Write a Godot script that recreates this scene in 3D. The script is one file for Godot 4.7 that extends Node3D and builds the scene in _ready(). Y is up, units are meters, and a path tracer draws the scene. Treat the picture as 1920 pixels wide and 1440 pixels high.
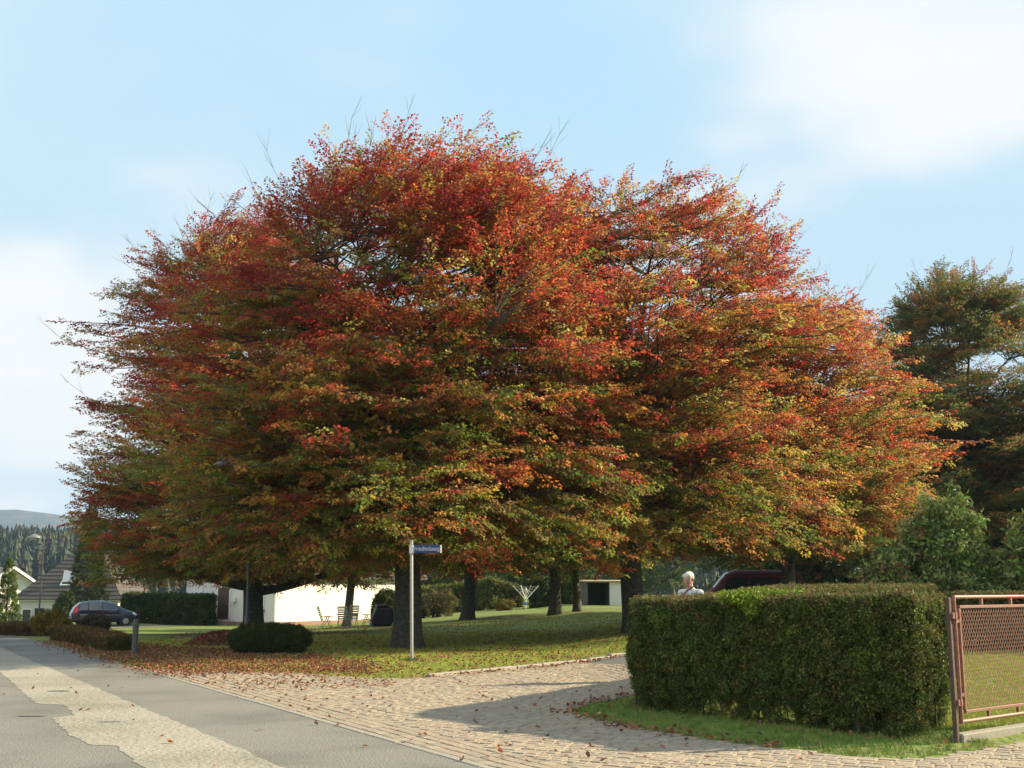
extends Node3D
# A street corner in autumn: copper beeches on a lawn island, a clipped hedge with a gate, a village behind.
# x is right, y is up; D (metres away from the camera) is -z.

const SUN_TO := Vector3(0.8656, 0.4305, -0.2563)
var rng := RandomNumberGenerator.new()
var M := {}
var names := {}
var mesh_leaf_fallen = []
var nz := FastNoiseLite.new()

# ---------------------------------------------------------------- helpers
func P(x, y, d) -> Vector3: return Vector3(x, y, -d)
func rf(a, b) -> float: return rng.randf_range(a, b)

func hgt(x, d) -> float:
	var left = smoothstep(5.0, -15.0, x)
	var h = smoothstep(36.0, 78.0, d) * lerpf(0.32, -0.75, left)
	h -= smoothstep(84.0, 230.0, d) * 14.0 * smoothstep(-12.0, -40.0, x)
	h += 0.16 * smoothstep(18.5, 22.5, d) * smoothstep(1.6, 4.0, x)
	h += smoothstep(34.0, 44.0, d) * 0.05 * sin(x * 0.7 + 1.3) * cos(d * 0.45)
	return h

func G(x, d, up = 0.0) -> Vector3: return Vector3(x, hgt(x, d) + up, -d)

func numbered(n: String) -> String:
	var k = names.get(n, 0)
	names[n] = k + 1
	return n if k == 0 else "%s_%03d" % [n, k]

func tag(o, label = "", category = "", group = "", kind = ""):
	if label: o.set_meta("label", label)
	if category: o.set_meta("category", category)
	if group: o.set_meta("group", group)
	if kind: o.set_meta("kind", kind)
	return o

func thing(called, at: Vector3, turn, label, category, group = ""):
	var o = Node3D.new()
	o.name = numbered(called)
	add_child(o)
	o.position = at
	o.rotation.y = turn
	return tag(o, label, category, group)

func ST() -> SurfaceTool:
	var s = SurfaceTool.new()
	s.begin(Mesh.PRIMITIVE_TRIANGLES)
	return s

func put(called, st, mat, parent = self):
	var o = MeshInstance3D.new()
	o.name = numbered(called) if parent == self else called
	if st is SurfaceTool:
		st.generate_normals()
		o.mesh = st.commit()
	else:
		o.mesh = st
	o.material_override = mat
	parent.add_child(o, true)
	return o

func tri(st, a, b, c):
	st.add_vertex(a); st.add_vertex(b); st.add_vertex(c)

func quad(st, a, b, c, d):
	tri(st, a, b, c); tri(st, a, c, d)

func box(st, c: Vector3, s: Vector3, b = Basis(), bev = 0.0):
	st.set_smooth_group(-1)
	var h = s * 0.5
	if bev <= 0.0:
		var v = []
		for i in 8: v.append(c + b * Vector3(h.x * (1 if i & 1 else -1), h.y * (1 if i & 2 else -1), h.z * (1 if i & 4 else -1)))
		quad(st, v[0], v[2], v[3], v[1]); quad(st, v[5], v[7], v[6], v[4])
		quad(st, v[4], v[6], v[2], v[0]); quad(st, v[1], v[3], v[7], v[5])
		quad(st, v[2], v[6], v[7], v[3]); quad(st, v[4], v[0], v[1], v[5])
		return
	# chamfered: twelve edges and eight corners cut
	var f = func(ax, sg, u, w):
		var p = Vector3.ZERO
		p[ax] = sg * h[ax]
		var a1 = (ax + 1) % 3
		var a2 = (ax + 2) % 3
		p[a1] = u * (h[a1] - bev)
		p[a2] = w * (h[a2] - bev)
		return c + b * p
	for ax in 3:
		for sg in [-1, 1]:
			var q = [f.call(ax, sg, -1, -1), f.call(ax, sg, 1, -1), f.call(ax, sg, 1, 1), f.call(ax, sg, -1, 1)]
			if sg > 0: quad(st, q[3], q[2], q[1], q[0])
			else: quad(st, q[0], q[1], q[2], q[3])
	for ax in 3:
		var a1 = (ax + 1) % 3
		for s1 in [-1, 1]:
			for s2 in [-1, 1]:
				# edge between face (ax,s1) and face (a1,s2), running along a2
				quad(st, f.call(ax, s1, s2, -1), f.call(ax, s1, s2, 1), f.call(a1, s2, 1, s1), f.call(a1, s2, -1, s1))
	for i in 8:
		var sx = 1 if i & 1 else -1
		var sy = 1 if i & 2 else -1
		var sz = 1 if i & 4 else -1
		tri(st, f.call(0, sx, sy, sz), f.call(1, sy, sz, sx), f.call(2, sz, sx, sy))

func boxm(s: Vector3, bev = 0.0) -> ArrayMesh:
	var st = ST()
	box(st, Vector3.ZERO, s, Basis(), bev)
	st.generate_normals()
	return st.commit()

func frame_of(t: Vector3) -> Basis:
	var u = Vector3.RIGHT if absf(t.y) > 0.9 else Vector3.UP
	var s = t.cross(u).normalized()
	return Basis(s, t, s.cross(t).normalized())

func tube(st, pts, rad, sides = 6, cap = true, smooth = true):
	st.set_smooth_group(0 if smooth else -1)
	var rings = []
	var n = pts.size()
	for i in n:
		var t = (pts[mini(i + 1, n - 1)] - pts[maxi(i - 1, 0)]).normalized()
		var b = frame_of(t)
		var r = rad[i] if rad is Array or rad is PackedFloat32Array else rad
		var ring = []
		for k in sides:
			var a = TAU * k / sides
			ring.append(pts[i] + (b.x * cos(a) + b.z * sin(a)) * r)
		rings.append(ring)
	for i in n - 1:
		for k in sides:
			var k2 = (k + 1) % sides
			quad(st, rings[i][k], rings[i][k2], rings[i + 1][k2], rings[i + 1][k])
	if cap:
		st.set_smooth_group(-1)
		for k in range(1, sides - 1):
			tri(st, rings[0][0], rings[0][k + 1], rings[0][k])
			tri(st, rings[n - 1][0], rings[n - 1][k], rings[n - 1][k + 1])

func bar(st, a: Vector3, b: Vector3, w, t):
	# flat bar from a to b, w wide and t thick
	var d = b - a
	var y = d.normalized()
	var side = y.cross(Vector3.BACK if absf(y.z) < 0.9 else Vector3.UP).normalized()
	box(st, (a + b) * 0.5, Vector3(w, d.length(), t), Basis(side, y, side.cross(y).normalized()))

func lin(c: Color) -> Color: return c.linear_to_srgb()

func mat(r, g, b, rough = 0.85, more = {}) -> StandardMaterial3D:
	var m = StandardMaterial3D.new()
	m.albedo_color = Color(r, g, b).linear_to_srgb()
	m.roughness = rough
	for k in more: m.set(k, more[k])
	return m

func noise_tex(freq, stops, size = 512, oct = 5, seed_ = 1, kind = FastNoiseLite.TYPE_SIMPLEX_SMOOTH, bumps = false, strength = 4.0):
	var n = FastNoiseLite.new()
	n.seed = seed_
	n.noise_type = kind
	n.frequency = freq
	n.fractal_octaves = oct
	n.fractal_gain = 0.6
	var t = NoiseTexture2D.new()
	t.width = size
	t.height = size
	t.seamless = true
	t.noise = n
	if bumps:
		t.as_normal_map = true
		t.bump_strength = strength
	elif stops:
		var gr = Gradient.new()
		var off = PackedFloat32Array()
		var col = PackedColorArray()
		for i in range(0, stops.size(), 2):
			off.append(stops[i])
			col.append(stops[i + 1].linear_to_srgb())
		gr.offsets = off
		gr.colors = col
		t.color_ramp = gr
	return t

func textured(tex, scale, rough = 0.9, nrm = null, nscale = 1.0, more = {}) -> StandardMaterial3D:
	var m = StandardMaterial3D.new()
	m.albedo_texture = tex
	m.roughness = rough
	m.uv1_triplanar = true
	m.uv1_world_triplanar = true
	m.uv1_scale = Vector3.ONE * scale
	if nrm:
		m.normal_enabled = true
		m.normal_texture = nrm
		m.normal_scale = nscale
	for k in more: m.set(k, more[k])
	return m

func C(r, g, b) -> Color: return Color(r, g, b)

func multi(called, mesh, mat_, xf: Array, cols: Array, parent):
	var mm = MultiMesh.new()
	mm.transform_format = MultiMesh.TRANSFORM_3D
	mm.use_colors = cols.size() > 0
	mm.mesh = mesh
	mm.instance_count = xf.size()
	for i in xf.size():
		mm.set_instance_transform(i, xf[i])
		if cols: mm.set_instance_color(i, cols[i])
	var o = MultiMeshInstance3D.new()
	o.name = numbered(called) if parent == self else called
	o.multimesh = mm
	o.material_override = mat_
	parent.add_child(o, true)
	return o

func pick(list):
	# list of [weight, value, weight, value ...]
	var s = 0.0
	for i in range(0, list.size(), 2): s += list[i]
	var r = rng.randf() * s
	for i in range(0, list.size(), 2):
		r -= list[i]
		if r <= 0.0: return list[i + 1]
	return list[list.size() - 1]

func vary(c: Color, k) -> Color:
	var f = 1.0 + rf(-k, k)
	return Color(c.r * f * (1.0 + rf(-k, k) * 0.5), c.g * f * (1.0 + rf(-k, k) * 0.5), c.b * f)

# a leaf: two halves folded along the midrib, four triangles
func leaf(st, base: Vector3, dir: Vector3, nrm: Vector3, length, width, fold, col):
	var side = dir.cross(nrm).normalized()
	var up = side.cross(dir).normalized()
	var tip = base + dir * length - up * length * 0.12
	var m1 = base + dir * length * 0.5
	var l = m1 + side * width * 0.5 + up * fold * width
	var r = m1 - side * width * 0.5 + up * fold * width
	st.set_color(col)
	tri(st, base, l, tip)
	tri(st, base, tip, r)

# a twig with two ranks of leaves in one plane; x along the twig, y the upper side
func spray_mesh(s, n, length, ll, lw, twig_r) -> ArrayMesh:
	rng.seed = s
	var st = ST()
	st.set_smooth_group(-1)
	st.set_color(Color(0.7, 0.65, 0.65))
	var tw = []
	for i in 4: tw.append(Vector3(length * i / 3.0, -0.02 * i * i / 9.0, 0.015 * sin(i * 2.0)))
	tube(st, tw, [twig_r, twig_r * 0.7, twig_r * 0.5, twig_r * 0.2], 3, false, false)
	st.set_smooth_group(-1)
	for i in n:
		var u = (i + 0.7) / n
		var sd = 1.0 if i % 2 == 0 else -1.0
		var sub = rf(0.0, 0.2) * (1.1 - u)
		var b = Vector3(length * u, -0.02 * u * u + rf(-0.06, 0.06), sd * (0.005 + sub))
		var a = rf(0.3, 1.6) * sd
		if i >= n - 2: a *= 0.4
		var d = Vector3(cos(a), rf(-0.6, 0.3), sin(a)).normalized()
		var nn = Vector3(rf(-1.2, 1.2), 1.0, rf(-1.2, 1.2)).normalized()
		var v = rf(0.72, 1.28)
		leaf(st, b, d, nn, ll * rf(0.75, 1.2), lw * rf(0.8, 1.2), 0.12, Color(v * rf(0.9, 1.1), v * rf(0.8, 1.25), v))
	st.generate_normals()
	return st.commit()

# a ball of leaves for hedges and shrubs
func tuft_mesh(s, n, r, ll, lw, twigs = 3) -> ArrayMesh:
	rng.seed = s
	var st = ST()
	st.set_smooth_group(-1)
	st.set_color(Color(0.5, 0.4, 0.4))
	for i in twigs:
		var d = Vector3(rf(-1, 1), rf(-0.6, 1), rf(-1, 1)).normalized()
		tube(st, [d * -r, d * r], [0.003, 0.0015], 3, false, false)
	st.set_smooth_group(-1)
	for i in n:
		var d = Vector3(rf(-1, 1), rf(-0.8, 1), rf(-1, 1)).normalized()
		var b = d * r * sqrt(rng.randf()) * 0.8
		var nn = (d + Vector3(rf(-1, 1), rf(-0.2, 1.2), rf(-1, 1)) * 0.9).normalized()
		var dir = nn.cross(Vector3(rf(-1, 1), rf(-1, 1), rf(-1, 1))).normalized()
		var v = rf(0.7, 1.3)
		leaf(st, b, dir, nn, ll * rf(0.7, 1.25), lw * rf(0.8, 1.2), 0.12, Color(v * rf(0.88, 1.15), v, v * rf(0.8, 1.1)))
	st.generate_normals()
	return st.commit()

func rand_basis(k) -> Basis:
	return Basis.from_euler(Vector3(rf(-PI, PI), rf(-PI, PI), rf(-PI, PI))).scaled(Vector3.ONE * k)

# a polygon (x, D) draped over the ground in cells
func drape(poly: PackedVector2Array, off, cell = 1.0):
	var st = ST()
	st.set_smooth_group(0)
	var lo = poly[0]
	var hi = poly[0]
	for p in poly:
		lo = lo.min(p); hi = hi.max(p)
	if cell <= 0.0:
		var ix = Geometry2D.triangulate_polygon(poly)
		for k in range(0, ix.size(), 3):
			flat_tri(st, poly[ix[k]], poly[ix[k + 1]], poly[ix[k + 2]], off)
		return st
	for i in range(floori(lo.x / cell), ceili(hi.x / cell)):
		for j in range(floori(lo.y / cell), ceili(hi.y / cell)):
			var c = PackedVector2Array([Vector2(i, j) * cell, Vector2(i + 1, j) * cell, Vector2(i + 1, j + 1) * cell, Vector2(i, j + 1) * cell])
			for part in Geometry2D.intersect_polygons(poly, c):
				var ix = Geometry2D.triangulate_polygon(part)
				for k in range(0, ix.size(), 3):
					flat_tri(st, part[ix[k]], part[ix[k + 1]], part[ix[k + 2]], off)
	return st

func flat_tri(st, a, b, c, off):
	if (b - a).cross(c - a) < 0.0:
		tri(st, G(a.x, a.y, off), G(b.x, b.y, off), G(c.x, c.y, off))
	else:
		tri(st, G(a.x, a.y, off), G(c.x, c.y, off), G(b.x, b.y, off))

func inside(p, poly) -> bool: return Geometry2D.is_point_in_polygon(p, poly)

func rand_in(poly) -> Vector2:
	var lo = poly[0]
	var hi = poly[0]
	for p in poly:
		lo = lo.min(p); hi = hi.max(p)
	for i in 200:
		var q = Vector2(rf(lo.x, hi.x), rf(lo.y, hi.y))
		if inside(q, poly): return q
	return lo

# road edge and its directions
const ROAD_U := Vector2(-0.4785, 0.878)
const ROAD_N := Vector2(0.878, 0.4785)
const ROAD_0 := Vector2(-0.32, 11.46)
const PATH_P := Vector2(0.545, 0.838)
const PATH_Q := Vector2(0.838, -0.545)
func road(s, n) -> Vector2:
	var p = ROAD_0 + ROAD_U * s + ROAD_N * n
	if s > 28.0: p.x -= 0.006 * (s - 28.0) * (s - 28.0)
	return p

var ISLAND := PackedVector2Array([Vector2(-7.37, 24.85), Vector2(-6.24, 24.5), Vector2(-5.1, 24.3), Vector2(-4.24, 23.97), Vector2(-3.29, 23.24), Vector2(-2.68, 22.75), Vector2(-2.12, 22.6), Vector2(-1.7, 22.9), Vector2(-0.71, 24.12), Vector2(0.38, 25.74), Vector2(1.2, 27.01), Vector2(2.94, 29.75), Vector2(9.46, 39.8), Vector2(17.0, 51.4)])
var VERGE := PackedVector2Array([Vector2(5.2, 12.95), Vector2(4.5, 12.35), Vector2(3.97, 11.95), Vector2(3.42, 12.2), Vector2(2.89, 12.72), Vector2(2.52, 13.06), Vector2(1.53, 14.51), Vector2(0.95, 15.9), Vector2(0.77, 16.63), Vector2(1.08, 17.53), Vector2(1.98, 19.2), Vector2(5.5, 24.6), Vector2(10.0, 31.5), Vector2(12.0, 30.2), Vector2(6.0, 21.0)])

# ---------------------------------------------------------------- first: camera, sky, sun, exposure
func _ready():
	rng.seed = 7
	var cam = Camera3D.new()
	cam.name = "camera"
	cam.position = Vector3(0, 1.65, 0)
	cam.rotation.x = atan(385.0 / 2200.0)
	cam.fov = rad_to_deg(2.0 * atan(720.0 / 2200.0))
	cam.far = 9000.0
	add_child(cam)
	var sun = DirectionalLight3D.new()
	sun.name = "sun"
	add_child(sun)
	sun.look_at_from_position(Vector3.ZERO, -SUN_TO)
	sun.light_energy = 1.6
	sun.light_angular_distance = 0.5
	sun.light_color = Color(1.0, 0.925, 0.77)
	sun.shadow_enabled = true
	var we = WorldEnvironment.new()
	we.name = "environment"
	var e = Environment.new()
	e.background_mode = Environment.BG_SKY
	e.tonemap_mode = Environment.TONE_MAPPER_LINEAR
	e.tonemap_exposure = 2.4
	e.sdfgi_enabled = true
	e.ssao_enabled = true
	e.ssil_enabled = true
	e.fog_enabled = true
	e.fog_density = 0.00018
	e.fog_light_color = Color(0.72, 0.84, 1.0)
	var sky = Sky.new()
	var ps = PanoramaSkyMaterial.new()
	ps.panorama = sky_texture()
	sky.sky_material = ps
	e.sky = sky
	we.environment = e
	add_child(we)
	materials()
	TUFT.hedge = tuft_mesh(201, 26, 0.085, 0.036, 0.020)
	TUFT.broad = tuft_mesh(202, 18, 0.15, 0.085, 0.045)
	TUFT.scale = tuft_mesh(203, 26, 0.12, 0.06, 0.032)
	# the large structure
	ground()
	roads()
	paving()
	hills()
	houses()
	print("structure ", Time.get_ticks_msec())
	trees()
	print("trees ", Time.get_ticks_msec())
	hedges()
	shrubs()
	print("hedges ", Time.get_ticks_msec())
	gate()
	sign_post()
	street_lamps()
	car()
	van()
	garden_things()
	person()
	print("things ", Time.get_ticks_msec())
	litter()
	print("litter ", Time.get_ticks_msec())

func sky_texture():
	var w = 1536
	var h = 768
	var im = Image.create(w, h, false, Image.FORMAT_RGBF)
	var n = FastNoiseLite.new()
	n.seed = 27
	n.noise_type = FastNoiseLite.TYPE_SIMPLEX_SMOOTH
	n.frequency = 1.0
	n.fractal_octaves = 5
	n.fractal_gain = 0.5
	var s = SUN_TO.normalized()
	for j in h:
		var th = PI * (j + 0.5) / h
		var y = cos(th)
		for i in w:
			if y < -0.02:
				im.set_pixel(i, j, Color(0.3, 0.3, 0.28))
				continue
			var ph = TAU * ((i + 0.5) / w - 0.5)
			var d = Vector3(sin(th) * sin(ph), y, -sin(th) * cos(ph))
			var yy = maxf(y, 0.0)
			var low = pow(1.0 - yy, 5.0)
			var c = Color(0.213, 0.325, 0.405).lerp(Color(0.345, 0.385, 0.405), clampf(low * 1.05, 0.0, 1.0))
			# whitish air round the sun
			var cs = d.dot(s)
			var g = pow(maxf(cs, 0.0), 2.0)
			c = c.lerp(Color(0.42, 0.42, 0.412), clampf(g * 1.0, 0.0, 1.0))
			# clouds on a layer: nearer the horizon they crowd together
			var q = d / (yy + 0.32)
			var v = n.get_noise_3d(q.x * 0.95 + 3.1, q.y * 0.95, q.z * 0.95 + 1.7) * 0.5 + 0.5
			var big = n.get_noise_3d(q.x * 0.33 + 11.0, 4.0, q.z * 0.33) * 0.5 + 0.5
			var den = v * 0.65 + big * 0.35 + 0.13 * low + 0.06 * g
			var k = 0.45 * smoothstep(0.45, 0.71, den) + 0.55 * smoothstep(0.52, 0.625, den)
			c = c.lerp(Color(0.43, 0.427, 0.418), k * 0.92)
			im.set_pixel(i, j, c)
	return ImageTexture.create_from_image(im)

func materials():
	var grain = noise_tex(0.08, null, 256, 4, 3, FastNoiseLite.TYPE_SIMPLEX_SMOOTH, true, 3.0)
	M.bark = textured(noise_tex(0.03, [0.0, C(.035, .032, .026), 0.5, C(.075, .07, .058), 0.75, C(.10, .105, .08), 1.0, C(.15, .15, .125)], 256, 5, 4), 0.8, 0.95, grain, 0.8)
	M.twig = mat(.085, .07, .06, .9)
	M.leafy = mat(1, 1, 1, 0.5, {"vertex_color_use_as_albedo": true, "backlight_enabled": true, "backlight": Color(1.07, 1.07, 1.07), "metallic_specular": 0.35})
	M.waxy = mat(1, 1, 1, 0.6, {"vertex_color_use_as_albedo": true, "backlight_enabled": true, "backlight": Color(0.75, 0.75, 0.75), "metallic_specular": 0.35})
	M.dryleaf = mat(1, 1, 1, 0.8, {"vertex_color_use_as_albedo": true, "backlight_enabled": true, "backlight": Color(0.4, 0.4, 0.4)})
	M.grass = textured(noise_tex(0.02, [0.0, C(.08, .10, .018), 0.35, C(.12, .17, .022), 0.6, C(.155, .21, .025), 0.8, C(.20, .22, .04), 1.0, C(.24, .20, .06)], 512, 6, 8), 0.31, 1.0, grain, 1.0)
	M.asphalt = textured(noise_tex(0.16, [0.0, C(.075, .075, .068), 0.4, C(.185, .18, .158), 0.6, C(.23, .223, .195), 1.0, C(.42, .41, .37)], 512, 5, 12), 0.4, 0.93, noise_tex(0.25, null, 512, 3, 13, FastNoiseLite.TYPE_SIMPLEX_SMOOTH, true, 4.0), 0.5)
	M.strip = textured(noise_tex(0.11, [0.0, C(.10, .09, .075), 0.3, C(.27, .25, .2), 0.5, C(.34, .315, .255), 0.7, C(.39, .36, .295), 1.0, C(.6, .56, .48)], 512, 6, 15), 0.4, 0.95, grain, 0.5)
	var big = noise_tex(0.012, [0.0, C(.62, .62, .6), 0.5, C(.9, .9, .9), 1.0, C(1, 1, 1)], 512, 4, 31)
	for k in ["grass", "asphalt", "strip"]:
		M[k].detail_enabled = true
		M[k].detail_albedo = big
		M[k].detail_blend_mode = BaseMaterial3D.BLEND_MODE_MUL
		M[k].detail_uv_layer = BaseMaterial3D.DETAIL_UV_2
		M[k].uv2_triplanar = true
		M[k].uv2_world_triplanar = true
		M[k].uv2_scale = Vector3.ONE * 0.043
	M.asphalt_dark = textured(noise_tex(0.16, [0.0, C(.06, .06, .062), 0.5, C(.105, .105, .105), 1.0, C(.17, .17, .165)], 256, 5, 14), 0.8, 0.93)
	M.kerb = textured(noise_tex(0.06, [0.0, C(.2, .18, .15), 0.5, C(.29, .265, .22), 1.0, C(.37, .34, .29)], 256, 5, 16), 1.1, 0.95, grain, 0.4)
	M.joint = textured(noise_tex(0.09, [0.0, C(.13, .105, .08), 0.5, C(.215, .175, .13), 0.75, C(.17, .155, .09), 1.0, C(.27, .225, .17)], 256, 5, 17), 0.9, 1.0)
	M.sett = []
	var tones = [[0.3, 0.242, 0.178], [0.321, 0.259, 0.19], [0.28, 0.231, 0.173], [0.31, 0.24, 0.18], [0.334, 0.276, 0.203], [0.268, 0.225, 0.173]]
	for i in tones.size():
		var t = tones[i]
		M.sett.append(textured(noise_tex(0.07, [0.0, C(t[0], t[1], t[2]) * 0.6, 0.45, C(t[0], t[1], t[2]), 1.0, C(t[0], t[1], t[2]) * 1.3], 128, 5, 40 + i), 2.3, 0.93, grain, 0.6))
	M.plaster = textured(noise_tex(0.05, [0.0, C(.66, .65, .61), 0.5, C(.76, .75, .71), 1.0, C(.82, .81, .78)], 256, 5, 18), 0.5, 0.95)
	M.plaster_warm = textured(noise_tex(0.05, [0.0, C(.58, .55, .49), 0.5, C(.68, .65, .58), 1.0, C(.74, .71, .65)], 256, 5, 19), 0.5, 0.95)
	M.board = mat(.75, .73, .67, 0.7)
	M.plinth = mat(.30, .17, .14, .9)
	M.tile = textured(noise_tex(0.05, [0.0, C(.045, .038, .033), 0.5, C(.085, .073, .063), 1.0, C(.13, .112, .097)], 256, 5, 20), 0.9, 0.85)
	M.tile_pale = textured(noise_tex(0.05, [0.0, C(.20, .16, .13), 0.5, C(.30, .25, .2), 1.0, C(.36, .31, .26)], 256, 5, 24), 0.9, 0.85)
	M.dark = mat(.02, .02, .022, .6)
	M.glass = mat(.03, .035, .04, .06, {"metallic_specular": 0.8})
	M.white = mat(.78, .78, .76, .5)
	M.metal_grey = mat(.28, .29, .29, .45, {"metallic": 0.4})
	M.lamp_grey = mat(.09, .10, .10, .5, {"metallic": 0.3})
	M.zinc = textured(noise_tex(0.06, [0.0, C(.36, .36, .35), 0.5, C(.47, .47, .46), 1.0, C(.56, .56, .55)], 128, 4, 22), 3.0, 0.45, null, 1.0, {"metallic": 0.55})
	M.blue = mat(.012, .05, .21, .4)
	M.rust = textured(noise_tex(0.05, [0.0, C(.07, .025, .015), 0.3, C(.18, .07, .045), 0.45, C(.235, .10, .068), 0.7, C(.28, .125, .088), 1.0, C(.36, .2, .15)], 256, 5, 23), 2.5, 0.6)
	M.rust_dark = textured(noise_tex(0.05, [0.0, C(.05, .03, .025), 0.5, C(.085, .05, .04), 1.0, C(.14, .075, .055)], 128, 5, 25), 2.5, 0.7)
	M.wood_grey = textured(noise_tex(0.05, [0.0, C(.055, .058, .05), 0.5, C(.09, .092, .082), 1.0, C(.14, .14, .125)], 128, 5, 26), 2.0, 0.9)
	M.navy = mat(.004, .005, .02, .25, { "clearcoat_enabled": true, "clearcoat": 0.5, "clearcoat_roughness": 0.05})
	M.redpaint = mat(.10, .012, .015, .6)
	M.rubber = mat(.018, .018, .018, .8)
	M.rim = mat(.5, .5, .5, .35, {"metallic": 0.8})
	M.lamp_red = mat(.45, .02, .015, .2)
	M.lamp_clear = mat(.6, .62, .62, .12)
	M.bumper = mat(.10, .11, .14, .5)

# ---------------------------------------------------------------- ground and roads
func ground():
	var xs = []
	var ds = []
	var v = -4000.0
	for a in [[-4000, -400, 400], [-400, -80, 20], [-80, 40, 1], [40, 200, 10], [200, 4000, 380]]:
		v = a[0]
		while v < a[1] - 0.001:
			xs.append(v); v += a[2]
	xs.append(4000.0)
	for a in [[-300, -20, 40], [-20, 4, 4], [4, 110, 1], [110, 300, 10], [300, 5000, 470]]:
		v = a[0]
		while v < a[1] - 0.001:
			ds.append(v); v += a[2]
	ds.append(5000.0)
	var st = ST()
	st.set_smooth_group(0)
	for i in xs.size():
		for j in ds.size():
			st.add_vertex(G(xs[i], ds[j]))
	var nd = ds.size()
	for i in xs.size() - 1:
		for j in nd - 1:
			var a = i * nd + j
			for k in [a, a + 1, a + nd + 1, a, a + nd + 1, a + nd]: st.add_index(k)
	tag(put("ground", st, M.grass), "lawn and meadow ground of the village", "", "", "structure")

func roads():
	var poly = PackedVector2Array()
	for s in range(-30, 90, 2): poly.append(road(s, 0.0))
	for s in range(88, -32, -2): poly.append(road(s, -6.2))
	var r = put("road", drape(poly, 0.006), M.asphalt)
	tag(r, "grey asphalt road running past the beeches", "", "", "structure")
	# the pale repaired strip in the asphalt
	var L = [[-34, -4.9], [-8, -2.95], [1.5, -2.77], [3.2, -2.7], [3.4, -2.93], [4.4, -2.98], [6.45, -2.91], [6.65, -2.6], [8.2, -2.52], [8.6, -2.85], [14.2, -2.68], [17, -2.62], [40, -2.7]]
	var pts = PackedVector2Array()
	rng.seed = 91
	for i in L.size() - 1:
		var n = maxi(1, int(absf(L[i + 1][0] - L[i][0]) / 0.14))
		for k in n:
			var t = float(k) / n
			pts.append(road(lerpf(L[i][0], L[i + 1][0], t), lerpf(L[i][1], L[i + 1][1], t) + rf(-0.03, 0.03)))
	var s2 = 40.0
	while s2 > -34.0:
		pts.append(road(s2, -1.6 + rf(-0.03, 0.03)))
		s2 -= 0.16
	put("concrete_strip", drape(pts, 0.0095, 1.0), M.strip, r)
	# small patches and cracks of darker filler in the strip
	for q in [[5.6, -2.36, 0.16, 0.05], [10.7, -2.25, 0.22, 0.14], [6.8, -3.12, 0.22, 0.06]]:
		var pp = PackedVector2Array()
		for k in 14:
			var a = TAU * k / 14
			var c = road(q[0], q[1])
			pp.append(c + Vector2(cos(a) * q[2] * rf(0.7, 1.1), sin(a) * q[3] * rf(0.7, 1.1)))
		put("tar_patch", drape(pp, 0.013, 0.0), M.asphalt_dark, r)
	# the side path: setts near the road (see paving), dark asphalt beyond
	var pa = PackedVector2Array([Vector2(1.50, 27.5), Vector2(2.94, 29.75), Vector2(9.46, 39.8), Vector2(17.0, 51.4), Vector2(26, 65), Vector2(31, 62), Vector2(12, 34.5), Vector2(5.0, 23.85), Vector2(4.4, 22.9)])
	tag(put("path", drape(pa, 0.006), M.asphalt_dark), "dark asphalt lane leading away behind the hedge", "", "", "structure")
	# gravel drive in front of the left houses
	var dr = PackedVector2Array([Vector2(-17.6, 42.5), Vector2(-24, 60), Vector2(-27, 74), Vector2(-22, 76), Vector2(-21, 82), Vector2(-32, 82), Vector2(-46, 100), Vector2(-60, 100), Vector2(-40, 60), Vector2(-24, 44)])
	tag(put("driveway", drape(dr, 0.02), M.joint), "pale drive in front of the far houses", "", "", "structure")

func sett_mesh(l, w):
	return boxm(Vector3(l, 0.05, w), 0.006)

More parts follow.
